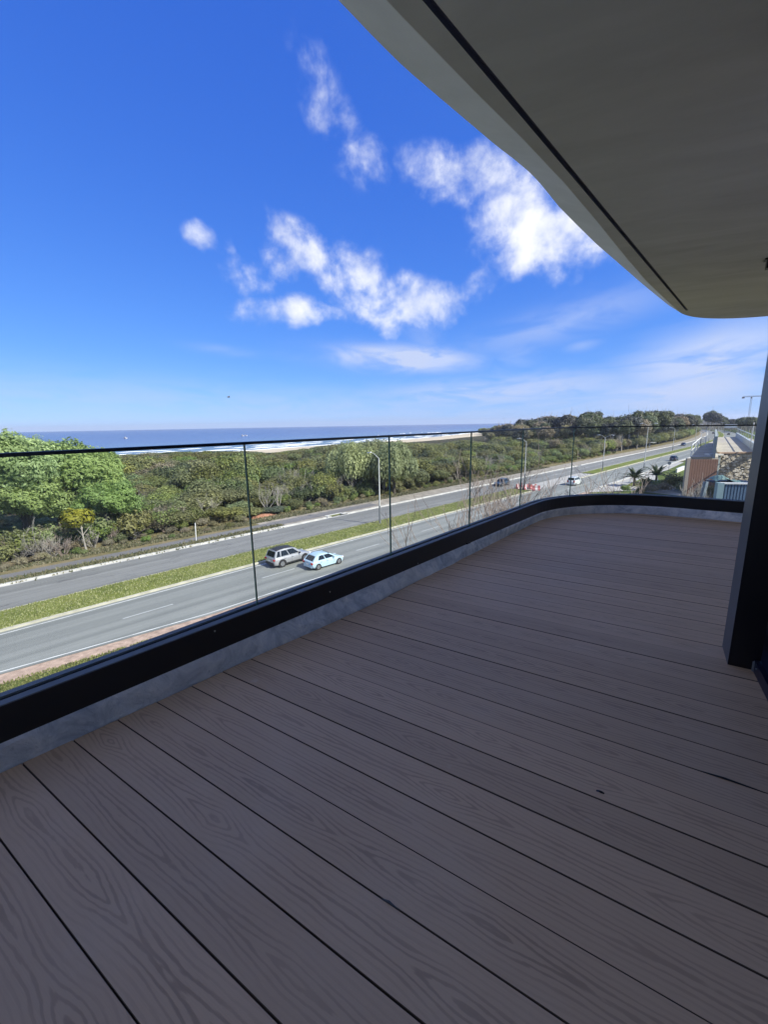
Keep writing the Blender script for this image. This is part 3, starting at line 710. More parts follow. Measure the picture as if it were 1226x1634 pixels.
# soffit of the balcony above with shadow groove and wavy fascia
SA = Vector((.8394, 2.6571)); SD = Vector((math.cos(R(47.8)), math.sin(R(47.8)))); SN = Vector((-SD.y, SD.x))
SARC = 4.95; SR = 1.32; STURN = R(84); sc_ = SA+SD*SARC-SN*SR; SD2 = Vector((math.cos(R(47.8)-STURN), math.sin(R(47.8)-STURN)))
def sof_pt(s, off):
    if s <= SARC: return SA+SD*s+SN*off
    if s <= SARC+SR*STURN:
        a = (s-SARC)/SR; nr = Vector((SN.x*math.cos(a)+SN.y*math.sin(a), -SN.x*math.sin(a)+SN.y*math.cos(a))); return sc_+nr*(SR+off)
    nr = Vector((-SD2.y, SD2.x)); return sc_+nr*(SR+off)+SD2*(s-SARC-SR*STURN)
sss = list(np.arange(-6.5, SARC, .1))+list(np.linspace(SARC, SARC+SR*STURN, 30))+list(np.arange(SARC+SR*STURN+.3, SARC+SR*STURN+9.5, .8))
def fw(s): return float(np.interp(s, [-6, -3, -1.6, -1.18, -.96, -.76, -.52, -.25, .03, .21, .39, .55, .72, 1.0, 1.4, 1.91, 3.59, 4.82, 5.9, 6.4, 12], [.24, .22, .24, .25, .262, .266, .255, .242, .228, .212, .202, .202, .212, .230, .235, .237, .197, .154, .10, .10, .1]))
def lipo(s): return float(np.interp(s, [-2, -1.16, -.58, -.1, .5, 1.2, 2.2, 3.11, 4.3, 5.19], [.03, .028, .018, .002, -.004, .008, .035, .048, .03, 0]))
def sprof(s):
    g = .026 if s < 4.86 else 0.0
    lo = lipo(s); w = fw(s)
    return [(-.092, ZS), (-.091, ZS+g), (-.0635, ZS+g), (-.063, ZS), (lo, ZS), (lo+.004, ZS+.001), (w, ZS+.11), (w+.012, ZS+.13), (w+.012, ZS+.42)]
rows = [[Vector((*sof_pt(s, o_), z)) for (o_, z) in sprof(s)] for s in sss]
m = MB(); m.strip(rows)
nseg = len(rows[0])-1
m.mi = [(1 if (i % nseg) in (0, 1, 2) and sss[i//nseg] < 4.86 else (2 if (i % nseg) >= 4 else 0)) for i in range(len(m.f))]
inner = [Vector((*sof_pt(s, -.092), ZS)) for s in sss]
far = [uv(11, -9, ZS)]
b_ = len(m.v); m.v += inner+[uv(13, 3, ZS), uv(13, -12, ZS), uv(-3.0, -12, ZS)]
m.f.append(tuple(range(b_, len(m.v)))); m.mi.append(0)
outer = [Vector((*sof_pt(s, fw(s)+.012), ZS+.42)) for s in sss]
b_ = len(m.v); m.v += outer+[uv(13, 3, ZS+.42), uv(13, -12, ZS+.42), uv(-3.0, -12, ZS+.42)]
m.f.append(tuple(range(len(m.v)-1, b_-1, -1))); m.mi.append(2)
m.build('soffit', [M_soffit, M_groove, M_fascia], bld)
# small black fixture on the soffit at the right
fx = at(1222, 414, ZS); fxt = empty('ceiling_fixture', (fx.x, fx.y, ZS), R(-32.4))
m = MB(); m.quad_box((.04, .0, -.006), (.09, .09, .012)); m.build('mounting_plate', M_black, fxt)
m = MB(); m.quad_box((.05, -.005, -.05), (.075, .075, .076), None, 1.0); m.build('housing', M_navy, fxt)
tag(fxt, 'small black fixture box hanging from the grey soffit at the right', 'ceiling fixture')

# ------------------------------------------------------------------ vegetation prototypes
def crown_mesh(name, seed, rx, rz, zc, nleaf, leaf, mat, nlobe=14, lobe=.42, aspect=1.6, droop=0.0, flat=1.0, hollow=.72):
    g = np.random.default_rng(seed)
    d = g.normal(size=(nlobe, 3)); d /= np.linalg.norm(d, axis=1)[:, None]; d[:, 2] = np.minimum(np.abs(d[:, 2])*1.0-.25, .52)
    rr = g.uniform(.25, .85, nlobe)[:, None]; lc = d*rr*np.array([rx, rx, rz]); lr = g.uniform(.5, 1.3, nlobe)*lobe*min(rx, rz*1.3)
    lt = g.uniform(0, 1, nlobe)
    idx = g.integers(0, nlobe, nleaf)
    dd = g.normal(size=(nleaf, 3)); dd /= np.linalg.norm(dd, axis=1)[:, None]
    lump = 1+.16*np.sin(dd[:, 0]*7+idx)+.13*np.sin(dd[:, 1]*9+2*idx)+.1*np.sin(dd[:, 2]*11+idx)
    rad = lr[idx]*(hollow+(1.06-hollow)*g.uniform(0, 1, nleaf)**.6)*lump
    p = lc[idx]+dd*rad[:, None]*np.array([1, 1, flat]); 
    if droop: p[:, 2] -= droop*g.uniform(0, 1, nleaf)**1.5*rz*(np.hypot(p[:, 0], p[:, 1])/rx)
    p[:, 2] = np.maximum(p[:, 2]+zc, .15)
    nrm_ = dd+g.normal(size=(nleaf, 3))*.38; nrm_[:, 2] += .30; nrm_ /= np.linalg.norm(nrm_, axis=1)[:, None]
    if droop: t = np.tile(np.array([0, 0, -1.0]), (nleaf, 1))+g.normal(size=(nleaf, 3))*.25
    else: t = g.normal(size=(nleaf, 3))
    t -= (t*nrm_).sum(1)[:, None]*nrm_; t /= np.linalg.norm(t, axis=1)[:, None]; b = np.cross(nrm_, t)
    sz = leaf*g.uniform(.6, 1.35, nleaf)[:, None]
    a_ = t*sz*aspect*.5; c_ = b*sz*.5
    bend_ = nrm_*sz*.12
    P = np.stack([p-a_, p-c_+bend_, p+a_, p+c_+bend_], axis=1).reshape(-1, 3)
    me = bpy.data.meshes.new(name); me.vertices.add(nleaf*4); me.vertices.foreach_set('co', P.ravel().astype(np.float32))
    me.loops.add(nleaf*4); me.loops.foreach_set('vertex_index', np.arange(nleaf*4, dtype=np.int32))
    me.polygons.add(nleaf); me.polygons.foreach_set('loop_start', np.arange(0, nleaf*4, 4, dtype=np.int32)); me.polygons.foreach_set('loop_total', np.full(nleaf, 4, dtype=np.int32))
    me.update(calc_edges=True)
    tint = np.clip(.5+.28*(lt[idx]-.5)+g.normal(size=nleaf)*.22, 0, 1)
    a = me.attributes.new('tint', 'FLOAT', 'FACE'); a.data.foreach_set('value', tint.astype(np.float32))
    me.materials.append(mat); return me
def branch_mb(m, r_, base, d, length, rad, depth, spread=.55, up=.25, sides=4, kids_=3):
    p = Vector(base); pts = [p.copy()]; rd = [rad]; n = 4; dd = Vector(d).normalized()
    for i in range(n):
        dd = (dd+Vector((r_.uniform(-1, 1), r_.uniform(-1, 1), r_.uniform(-.4, 1)*up))*.18).normalized(); p = p+dd*length/n; pts.append(p.copy()); rd.append(max(rad*(1-.5*(i+1)/n), .011))
    m.tube(pts, rd, sides, cap=False)
    if depth > 0:
        for k in range(kids_):
            i = r_.randint(max(1, n-3), n); q = (dd+Vector((r_.uniform(-1, 1), r_.uniform(-1, 1), r_.uniform(-.3, 1)))*spread).normalized()
            branch_mb(m, r_, pts[i], q, length*r_.uniform(.5, .8), rd[i]*.70, depth-1, spread, up, 3, kids_)
def trunk_mesh(name, seed, h, rad, mat, limbs=5, spread=.7, reach=.5, depth=1):
    m = MB(); r_ = random.Random(seed); lean = r_.uniform(-.12, .12)
    pts = [Vector((lean*z*.5+r_.uniform(-.05, .05)*z*.1, r_.uniform(-.06, .06)*z*.4, z)) for z in np.linspace(-.1, h, 6)]
    m.tube(pts, [rad*(1.25-.75*i/5) for i in range(6)], 7)
    for k in range(limbs):
        i = r_.randint(2, 5); a = 2*math.pi*k/limbs+r_.uniform(-.4, .4)
        branch_mb(m, r_, pts[i], (math.cos(a)*spread, math.sin(a)*spread, 1), h*reach*r_.uniform(.7, 1.2), rad*.45, depth, kids_=2)
    me = m.build(name, mat); d = me.data; bpy.data.objects.remove(me); return d
PROTO = {}
def proto(key, name, crown, trunk, label, cat, group):
    e = empty(name, (0, 0, -500)); tag(e, label, cat, group)
    ch = []
    if crown is not None: c = bpy.data.objects.new('crown', crown); C.objects.link(c); c.parent = e; ch.append(c)
    if trunk is not None: t = bpy.data.objects.new('trunk', trunk); C.objects.link(t); t.parent = e; ch.append(t)
    PROTO[key] = [e, ch, False]
def plant(key, loc, scale=1.0, rz=None, zs=1.0, label=None, group=None):
    e, ch, used = PROTO[key]
    rz = random.uniform(0, 6.28) if rz is None else rz; sc = (scale, scale, scale*zs)
    if not used:
        e.location = loc; e.rotation_euler = (0, 0, rz); e.scale = sc; PROTO[key][2] = True
        if label: e['label'] = label
        return e
    return copy_tree(e, ch, loc, rz, sc, label, group)
GS = 'dense scrub trees between path and beach'
for i in range(4):
    proto('olive%d' % i, 'scrub_tree', crown_mesh('crown', 10+i, 3.0, 2.3, 3.3, 6500, .22, L_olive, 20, .40), trunk_mesh('trunk', i, 3.0, .16, M_bark), 'dense olive-green scrub tree in the belt behind the path', 'tree', GS)
for i in range(3):
    proto('brown%d' % i, 'brown_scrub_tree', crown_mesh('crown', 30+i, 2.9, 2.0, 3.0, 6200, .20, L_brown, 22, .36), trunk_mesh('trunk', 5+i, 2.8, .14, M_bark), 'brownish scrub tree in the belt behind the path', 'tree', 'brownish scrub trees between path and beach')
for i in range(3):
    proto('green%d' % i, 'green_scrub_tree', crown_mesh('crown', 40+i, 2.8, 2.2, 2.9, 6200, .22, L_green, 18, .40), trunk_mesh('trunk', 9+i, 2.7, .15, M_bark), 'leafy mid-green scrub tree in the belt behind the path', 'tree', 'mid-green scrub trees between path and beach')
for i in range(2):
    proto('dark%d' % i, 'dark_scrub_tree', crown_mesh('crown', 50+i, 3.0, 2.2, 3.2, 6500, .22, L_dark, 18, .40), trunk_mesh('trunk', 13+i, 3.0, .16, M_bark), 'dark evergreen scrub tree in the belt behind the path', 'tree', 'dark scrub trees between path and beach')
proto('bright', 'bright_green_tree', crown_mesh('crown', 60, 5.4, 4.9, 7.4, 60000, .165, L_bright, 34, .27, 2.2), trunk_mesh('trunk', 17, 6, .32, M_bark, 7, .7, .6), 'x', 'tree', 'tall bright green trees at the left')
proto('bright1', 'bright_green_tree', crown_mesh('crown', 61, 4.6, 4.2, 6.2, 48000, .16, L_bright, 30, .28, 2.2), trunk_mesh('trunk', 18, 5, .28, M_bark, 7, .7, .6), 'x', 'tree', 'tall bright green trees at the left')
proto('willow', 'willow_tree', crown_mesh('crown', 62, 5.0, 5.0, 5.9, 34000, .20, L_willow, 30, .32, 2.4, droop=.32), trunk_mesh('trunk', 19, 5, .3, M_bark, 7, .7, .6), 'x', 'tree', 'willows beside the street lamp')
proto('yellow', 'yellow_tree', crown_mesh('crown', 63, 1.25, .95, 2.35, 1800, .17, L_yellow, 12, .40), trunk_mesh('trunk', 20, 2.0, .06, M_pale, 5, .8, .5), 'small tree with yellow leaves at the left scrub edge', 'tree', None)
for i, (lm, nm, lb, gp) in enumerate([(L_brown, 'brown_shrub', 'low brownish shrub at the scrub edge beside the path', 'brownish shrubs along the path'), (L_olive, 'olive_shrub', 'low olive shrub at the scrub edge beside the path', 'olive shrubs along the path'), (L_green, 'leafy_shrub', 'low leafy green shrub at the scrub edge beside the path', 'leafy green shrubs along the path')]):
    for j in range(2):
        proto('shrub%d%d' % (i, j), nm, crown_mesh('foliage', 70+i*2+j, 1.25, .95, .85, 3200, .105, lm, 16, .38, hollow=.4), None, lb, 'shrub', gp)
for i in range(4):
    proto('euc%d' % i, 'eucalyptus_tree', crown_mesh('crown', 80+i, 5.2, 6.2, 10.0+i*.3, 13000, .46, L_euc if i % 2 == 0 else L_dark, 40, .36, flat=.8), trunk_mesh('trunk', 30+i, 10, .35, M_pale, 6, .5, .5, 1), 'tall dark eucalyptus in the distant woods beyond the scrub', 'tree', 'tall eucalyptus trees of the distant woods')
proto('eucb', 'brown_eucalyptus_tree', crown_mesh('crown', 90, 5.4, 6.0, 10.0, 13000, .46, L_brown, 40, .36, flat=.8), trunk_mesh('trunk', 36, 10, .35, M_pale, 6, .5, .5, 1), 'tall brownish-topped eucalyptus in the distant woods', 'tree', 'brownish eucalyptus trees of the distant woods')
def bare_mesh(name, seed, h, rad, mat, depth=3, kids_=3, spread=.6, stems=3, cone=.35):
    m = MB(); r_ = random.Random(seed)
    for k in range(stems):
        a = 2*math.pi*k/max(stems, 1)+r_.uniform(-.5, .5); branch_mb(m, r_, (r_.uniform(-.15, .15), r_.uniform(-.15, .15), -.05), (math.cos(a)*cone, math.sin(a)*cone, 1), h*.55, rad, depth, spread, .6, 4, kids_)
    o = m.build(name, mat); d = o.data; bpy.data.objects.remove(o); return d

# ------------------------------------------------------------------ planting
def sight(px, py, dist):
    v = ray(px, py); h = math.hypot(v.x, v.y); return Vector((v.x/h*dist, v.y/h*dist, 0)), CAM_Z+v.z/h*dist
hd = lambda p: math.hypot(p[0], p[1])
def px_of(p):
    d = Vector(p)-Vector((0, 0, CAM_Z)); w = d.dot(fwd)
    return (CX+d.dot(ex)/w*F, CY-d.dot(ey)/w*F) if w > .1 else (None, None)
# bright trees at the left
for i, (px, dist, top, key, zs, lab) in enumerate([
    (-70, 66, 676, 'bright', 1.1, 'tall bright green tree at the far left frame edge'),
    (12, 68, 683, 'bright', 1.05, 'tall bright green tree second from the left edge'),
    (72, 72, 688, 'bright1', 1.0, 'tall bright green tree in the middle of the left clump'),
    (132, 70, 702, 'bright', .95, 'bright green tree on the right of the left clump'),
    (30, 66, 745, 'bright1', .9, 'lower bright green tree in front of the left clump'),
    (165, 64, 760, 'bright1', .8, 'low bright green tree at the right foot of the clump')]):
    loc, h = sight(px, top, dist); base = 12.0 if key == 'bright' else 10.1
    sc = h/base; plant(key, loc, sc, zs=1.0, label=lab)
for i, (px, dist, top, w, lab) in enumerate([(560, 88, 704, 1.0, 'pale green willow on the left of the joined pair'), (628, 86, 703, 1.0, 'pale green willow on the right of the joined pair'), (598, 92, 700, 1.0, 'pale green willow rising behind the middle of the pair')]):
    loc, h = sight(px, top, dist); plant('willow', loc, h/10.6*1.0, zs=1.08, label=lab)
loc, h = sight(122, 812, hd(at(118, 878, 0))); plant('yellow', loc-RN*1.6, h/3.0)
YT = [(i_, s_, n_) for i_, (s_, n_) in enumerate([(48, 92), (150, 84)])]
for i, s_, n_ in YT: pass

# scrub belt: single trees as far as the canopy can be told apart
keys = ['olive0', 'olive1', 'olive2', 'olive3', 'brown0', 'brown1', 'green0', 'green1', 'green2', 'dark0', 'dark1', 'brown2']
def hmax(p):
    px, py = px_of((p[0], p[1], 0)); d = hd(p)
    xs = [0, 200, 250, 300, 350, 390, 420, 450, 500, 540, 600, 660, 700, 740, 780, 860, 960, 1060, 1130, 1300]; ys = [725, 724, 721, 719.5, 719, 719.5, 723, 721, 714, 708, 704, 706, 708, 702, 706, 716, 712, 708, 704, 700]
    y = float(np.interp(px, xs, ys)); v = ray(px, y); return CAM_Z+v.z/math.hypot(v.x, v.y)*d
count = 0; bulk = []
n_ = 62.0; row = 0
while n_ < 232:
    sp = 4.6+(n_-62)*.022
    s = -75+(row % 2)*sp*.5
    smax = 520 if n_ < 120 else 640
    while s < smax:
        ss_ = s+random.uniform(-.35, .35)*sp; nn_ = n_+random.uniform(-.35, .35)*sp
        if nn_ > shore(ss_)-55 or nn_ < 60.5: s += sp; continue
        p = G(ss_, nn_)
        w = (p-Vector((0, 0, 0))).dot(fwd)
        if w < 10: s += sp; continue
        px, py = px_of(p)
        if px < -260 or px > 1330: s += sp; continue
        d = hd(p); az = math.degrees(math.atan2(p.y, p.x))
        # distant woods take over there
        hm = hmax(p); 
        prof = 4.6+1.9*math.sin(ss_*.061+nn_*.05)+1.3*math.sin(ss_*.17-nn_*.13)
        h = prof*random.uniform(.82, 1.2)
        if nn_ < 66: h *= .72
        if ss_ > 95 and nn_ < 80: h = min(h, 4.6*random.uniform(.7, 1.1))
        if px > 788 and d > 195: h = random.uniform(4.5, 7.0)
        else: h = min(h, hm*random.uniform(.88, 1.02)) if nn_ > 75 else min(h, hm*.97)
        if h < .45: s += sp; continue
        if 520 < px < 665 and 80 < d < 94 : s += sp; continue
        near = (nn_ < 104 and ss_ < 120) or (nn_ < 80 and ss_ < 230)
        zone = math.sin(ss_*.045+1.3)+math.sin(nn_*.09+ss_*.02)+random.uniform(-1.1, 1.1)
        if zone > 1.1: key = random.choice(['green0', 'green1', 'green2', 'olive0'])
        elif zone > -.3: key = random.choice(['olive0', 'olive1', 'olive2', 'olive3', 'olive1', 'green1'])
        elif zone > -1.2: key = random.choice(['dark0', 'dark1', 'olive2', 'olive3'])
        else: key = random.choice(['brown0', 'brown1', 'brown2', 'olive0'])
        if near and count < 560:
            wsc = max(h/5.5, sp/6.2)*random.uniform(.95, 1.15); plant(key, p+Vector((0, 0, -.03)), wsc, zs=h/5.5/wsc); count += 1
        else: bulk.append((p, key, h, sp))
        s += sp
    n_ += sp*.86; row += 1
print('single scrub trees', count, 'bulk', len(bulk))

# understory shrubs along the path
cnt = 0
for (sa, sb, na, nb, step, hh) in [(-40, 32, 57.2, 62.5, 1.25, 1.5), (32, 60, 58.5, 62, 1.5, 1.6), (60, 200, 58.6, 61.5, 2.6, 1.6)]:
    s = sa
    while s < sb:
        nn_ = random.uniform(na, nb); p = G(s+random.uniform(-.5, .5), nn_)
        px, py = px_of(p)
        if px is not None and -80 < px < 1200 and not (30 < s < 37 and nn_ < 62):
            sc = hh/1.75*random.uniform(.6, 1.15)*(.6+.4*(nn_-na)/(nb-na))
            f = random.random(); k_ = 0 if f < (.5 if s < 30 else .15) else (1 if f < .7 else 2)
            if 34 < s < 60 and f > .2: k_ = 2
            plant('shrub%d%d' % (k_, random.randint(0, 1)), p+Vector((0, 0, -.05)), sc, zs=random.uniform(.75, 1.1)); cnt += 1
        s += step*random.uniform(.35, .9)
print('shrubs', cnt)

for i in range(26):
    px = -20+i*13; n_ = random.uniform(60.5, 64)
    if 92 < px < 150: continue
    vv2 = ray(px, 860); t_ = n_/vv2.dot(RN); p = Vector((vv2.x*t_, vv2.y*t_, -.05))
    plant(random.choice(['shrub00', 'shrub01', 'shrub10', 'shrub20', 'shrub11', 'shrub00']), p, random.uniform(1.5, 2.3), zs=random.uniform(.8, 1.15))
for i in range(16):
    p = G(random.uniform(46, 72), random.uniform(60.5, 66), -.05); plant(random.choice(['shrub20', 'shrub21', 'shrub10']), p, random.uniform(1.2, 2.1), zs=random.uniform(.8, 1.1))
# bulk canopy further off: one object, instanced from points
def scatter(name, items, protos, label):
    """items: (loc, proto index, scale xy, scale z, rot)"""
    me = bpy.data.meshes.new(name); n = len(items)
    me.vertices.add(n); me.vertices.foreach_set('co', np.array([tuple(i[0]) for i in items], dtype=np.float32).ravel())
    a = me.attributes.new('which', 'INT', 'POINT'); a.data.foreach_set('value', [i[1] for i in items])
    a = me.attributes.new('siz', 'FLOAT_VECTOR', 'POINT'); a.data.foreach_set('vector', np.array([(i[2], i[2], i[3]) for i in items], dtype=np.float32).ravel())
    a = me.attributes.new('turn', 'FLOAT_VECTOR', 'POINT'); a.data.foreach_set('vector', np.array([(0, 0, i[4]) for i in items], dtype=np.float32).ravel())
    o = bpy.data.objects.new(name, me); C.objects.link(o)
    ng = bpy.data.node_groups.new(name, 'GeometryNodeTree'); ng.interface.new_socket('Geometry', in_out='INPUT', socket_type='NodeSocketGeometry'); ng.interface.new_socket('Geometry', in_out='OUTPUT', socket_type='NodeSocketGeometry')
    gi = ng.nodes.new('NodeGroupInput'); go = ng.nodes.new('NodeGroupOutput'); ins = ng.nodes.new('GeometryNodeInstanceOnPoints')
    gg = ng.nodes.new('GeometryNodeGeometryToInstance')
    for p_ in reversed(protos):
        oi = ng.nodes.new('GeometryNodeObjectInfo'); oi.inputs['Object'].default_value = p_; ng.links.new(oi.outputs['Geometry'], gg.inputs[0])
    def named(nm, t):
        x = ng.nodes.new('GeometryNodeInputNamedAttribute'); x.data_type = t; x.inputs['Name'].default_value = nm; return x.outputs['Attribute']
    ng.links.new(gi.outputs[0], ins.inputs['Points']); ng.links.new(gg.outputs[0], ins.inputs['Instance']); ins.inputs['Pick Instance'].default_value = True
    ng.links.new(named('which', 'INT'), ins.inputs['Instance Index']); ng.links.new(named('siz', 'FLOAT_VECTOR'), ins.inputs['Scale'])
    e2r = ng.nodes.new('FunctionNodeEulerToRotation'); ng.links.new(named('turn', 'FLOAT_VECTOR'), e2r.inputs[0]); ng.links.new(e2r.outputs[0], ins.inputs['Rotation'])
    ng.links.new(ins.outputs[0], go.inputs[0])
    md = o.modifiers.new('scatter', 'NODES'); md.node_group = ng
    o['kind'] = 'stuff'; o['label'] = label; return o
pk = sorted(set(keys)); pobj = [PROTO[k][1][0] for k in pk]
items = []
for (p, key, h, sp) in bulk:
    wsc = max(h/5.5, sp/5.6)*random.uniform(.95, 1.2); items.append((p, pk.index(key), wsc, h/5.5, random.uniform(0, 6.28)))
scatter('scrub_canopy', items, pobj, 'continuous canopy of coastal scrub stretching to the beach')

# distant woods
tops = [(765, 689), (785, 682), (800, 676), (815, 674), (835, 671), (850, 668), (875, 663), (895, 660), (905, 658), (918, 664), (930, 660), (945, 656), (965, 664), (980, 660), (1000, 660), (1025, 657), (1050, 655), (1080, 653), (1100, 652), (1125, 650), (1140, 655), (1153, 662), (1160, 668), (1175, 667), (1195, 664), (1215, 665)]
woods = 0
for rowi, (dd_, fac) in enumerate([(232, .80), (250, .95), (272, 1.0), (300, 1.02)]):
    px = 770
    while px < 1166:
        pxx = px+random.uniform(-6, 6); ty = float(np.interp(pxx, [t[0] for t in tops], [t[1] for t in tops])); dist = dd_+random.uniform(-8, 8)+max(0, (820-pxx))*2.2
        loc, h = sight(pxx, ty, dist); h = (h*fac)*random.uniform(.90, 1.05)
        if dist*0 == 0 and (Vector(loc).dot(RN) > 60+bend(Vector(loc).dot(RD))):
            key = random.choice(['euc0', 'euc1', 'euc2', 'euc3', 'euc1', 'euc3', 'eucb']) if pxx > 925 else random.choice(['eucb', 'eucb', 'euc0', 'euc1', 'euc2'])
            if h > 7: plant(key, loc, h/15.6*random.uniform(.95, 1.08), zs=1.0); woods += 1
        px += 15
s_ = 195
while s_ < 560:                                   # the wood's edge along the road, out to where it closes the view
    for rr_ in (66, 76, 88, 102, 118, 136):
        n_ = rr_+random.uniform(-4, 4); p = G(s_+random.uniform(-4, 4), n_, -.03); pxx, _y = px_of(p)
        if pxx < 1010 or pxx > 1200: continue
        ty = float(np.interp(pxx, [t[0] for t in tops], [t[1] for t in tops])); v = ray(pxx, ty); h = CAM_Z+v.z/math.hypot(v.x, v.y)*hd(p)
        h = (h if rr_ > 80 else h*.8)*random.uniform(.90, 1.06)
        if h > 6 and woods < 360: plant(random.choice(['euc0', 'euc1', 'euc2', 'euc3', 'euc1', 'eucb']), p, h/15.6*random.uniform(.95, 1.06)); woods += 1
    s_ += 10.5
for k in range(110):
    pxx = random.uniform(1128, 1250); ty = float(np.interp(pxx, [t[0] for t in tops], [t[1] for t in tops])); dist = random.uniform(540, 760)
    loc, h = sight(pxx, ty, dist); nn_ = loc.dot(RN)-bend(loc.dot(RD))
    if 26 < nn_ < 58 and dist < 610: continue
    plant(random.choice(['euc1', 'euc3', 'euc0']), loc, h/15.8*random.uniform(.7, .9), zs=1.2); woods += 1
for k in range(26):
    s_ = random.uniform(150, 420); n_ = random.uniform(-30, 12)-(s_-150)*.05
    p = G(s_, n_); plant(random.choice(['olive0', 'dark0', 'green1', 'olive2']), p, random.uniform(.8, 1.4), label='roadside tree on the house side beyond the neighbouring roof', group='roadside trees beyond the neighbouring roof')
print('woods', woods)
# low headland scrub at the sea end of the woods (far)
items = []
for k in range(150):
    s_ = random.uniform(430, 640); n_ = random.uniform(170, shore(s_)-48); p = G(0, 0)+RD*s_+RN*n_
    pxq, pyq = px_of(p)
    if pxq is None or pxq < 735 or pxq > 850: continue
    items.append((p, random.randrange(len(pobj)), random.uniform(1.2, 1.9), random.uniform(.8, 1.5)*(1+max(0, (pxq-760)/90)), random.uniform(0, 6.28)))
scatter('headland_scrub', items, pobj, 'low dark scrub on the far headland')
# olive canopy between scrub belt and the woods is part of the bulk already

# bare and dead trees
def bare(nm, px, py_base, h, mat, seed, label, depth=3, kids_=3, spread=.6, stems=3, rad=.05, cone=.35, z=0, cat='bare tree', group=None, loc=None):
    p = at(px, py_base, z)-(RN*1.2 if px < 110 else RN*0) if loc is None else Vector(loc)
    e = empty(nm, p); o = bpy.data.objects.new('branches', bare_mesh('branches', seed, h, rad, mat, depth, kids_, spread, stems, cone)); C.objects.link(o); o.parent = e
    return tag(e, label, cat, group)
bare('bare_tree', 47, 885, 4.3, M_pale, 1, 'leafless pale tree leaning at the left edge below the green trees', 3, 3, .8, 1, .10)
bare('bare_shrub', 72, 884, 2.3, M_pale, 2, 'leafless grey bush right of the pale leaning trunk', 3, 3, .8, 5, .05, .8)
bare('bare_shrub', 20, 880, 2.4, M_twig, 12, 'reddish bare bush at the very left scrub edge', 3, 3, .7, 5, .04, .8)
bare('bare_tree', 335, 832, 3.6, M_pale, 3, 'grey leafless tree left of the red soil heap', 3, 3, .8, 4, .06, .7)
bare('bare_tree', 470, 790, 6.6, M_pale, 4, 'tall grey bare trunks standing in the scrub', 3, 3, .4, 4, .10, .2)
bare('bare_tree', 492, 800, 4.4, M_pale, 5, 'slanting pale trunk left of the willows', 2, 3, .5, 1, .13, .9)
for i, (px, py, h_, m_) in enumerate([(4, 893, 2.6, M_twig), (33, 890, 2.2, M_pale), (60, 888, 2.8, M_pale), (84, 886, 2.0, M_pale), (98, 884, 2.4, M_twig), (150, 874, 2.0, M_pale), (185, 866, 2.2, M_twig), (215, 862, 2.0, M_pale), (262, 850, 2.2, M_twig), (290, 846, 2.0, M_pale)]):
    bare('bare_shrub', px, py, h_, m_, 40+i, 'leafless %s bush at the scrub edge, number %s counted from the left edge' % ('grey' if m_ is M_pale else 'reddish-brown', ['one', 'two', 'three', 'four', 'five', 'six', 'seven', 'eight', 'nine', 'ten'][i]), 3, 3, .75, 6, .05, .8, group='leafless bushes at the left scrub edge')
bare('bare_shrub', 235, 850, 2.0, M_twig, 6, 'twiggy brown bush halfway along the scrub edge', 3, 3, .7, 6, .04, .9)
bare('bare_shrub', 160, 862, 2.2, M_twig, 7, 'twiggy brown bush beside the yellow tree', 3, 3, .7, 6, .04, .9)
bare('bare_tree', 985, 700, 7.5, M_pale, 21, 'pale bare trunks in front of the dark woods', 3, 3, .4, 3, .22, .15, loc=tuple(sight(985, 712, 222)[0]))
for i in range(26):
    s_ = random.uniform(10, 190); n_ = random.uniform(61, 78); p = G(s_, n_); px, _y = px_of(p)
    if px is None or px < 120: continue
    bare('bare_tree', 0, 0, random.uniform(3.6, 5.4), M_pale, 100+i, 'leafless pale branches poking out of the scrub canopy', 3, 3, .5, 4, .07, .35, loc=tuple(p), group='leafless trees poking out of the scrub')
# leafless street trees close below the balcony
for (px, ty, Yf, lab, sd) in [(812, 756, 23, 'leafless budding tree below the balcony, nearest of the three', 31), (846, 768, 26, 'leafless budding tree below the balcony, in front of the barriers', 32), (958, 744, 30, 'leafless tree below the balcony rail bend', 33), (880, 772, 28, 'thin leafless sapling below the balcony at the rail bend', 34)]:
    v = ray(px, ty); loc = Vector((v.x/v.y*Yf, Yf, 0)); h = CAM_Z+v.z/v.y*Yf
    bare('bare_street_tree', 0, 0, h*.80, M_twig, sd, lab, 4, 3, .5, 9, .07, .30, loc=tuple(loc))

# palms and shrubs at the side street
def palm(px, py, h, seed, label, fr=4.2):
    p = at(px, py, 0); e = empty('palm', p); r_ = random.Random(seed); m = MB()
    m.tube([(0, 0, -.1), (.05, 0, h*.3), (0, .05, h*.42)], [.28, .22, .18], 7); m.build('trunk', M_bark, e)
    for k in range(30):
        a = 2*math.pi*k/30+r_.uniform(-.15, .15); el = r_.uniform(.0, 1.2); L_ = fr*r_.uniform(.8, 1.1); pts = []; q = Vector((0, 0, h*.42)); d_ = Vector((math.cos(a)*math.cos(el), math.sin(a)*math.cos(el), math.sin(el)))
        m = MB(); side = Vector((-math.sin(a), math.cos(a), 0)); prev = None
        for i in range(9):
            t = i/8; pt = q+d_*L_*t+Vector((0, 0, -L_*.42*t*t*(1.4-el*.5))); pts.append(pt)
        m.tube(pts, [.03*(1-.8*i/8) for i in range(9)], 3)
        for i in range(1, 9):
            for sg in (-1, 1):
                for q2 in range(3):
                    b0 = pts[i-1].lerp(pts[i], q2/3); tip = b0+side*sg*.55*math.sin(math.pi*min(.95, (i+q2/3)/9+.1))+d_*.22+Vector((0, 0, -.12)); w_ = d_*.075
                    b = len(m.v); m.v += [b0-w_, b0+w_, tip]; m.f.append((b, b+1, b+2)); m.mi.append(0)
        m.build('frond', L_palm, e)
    return tag(e, label, 'palm')
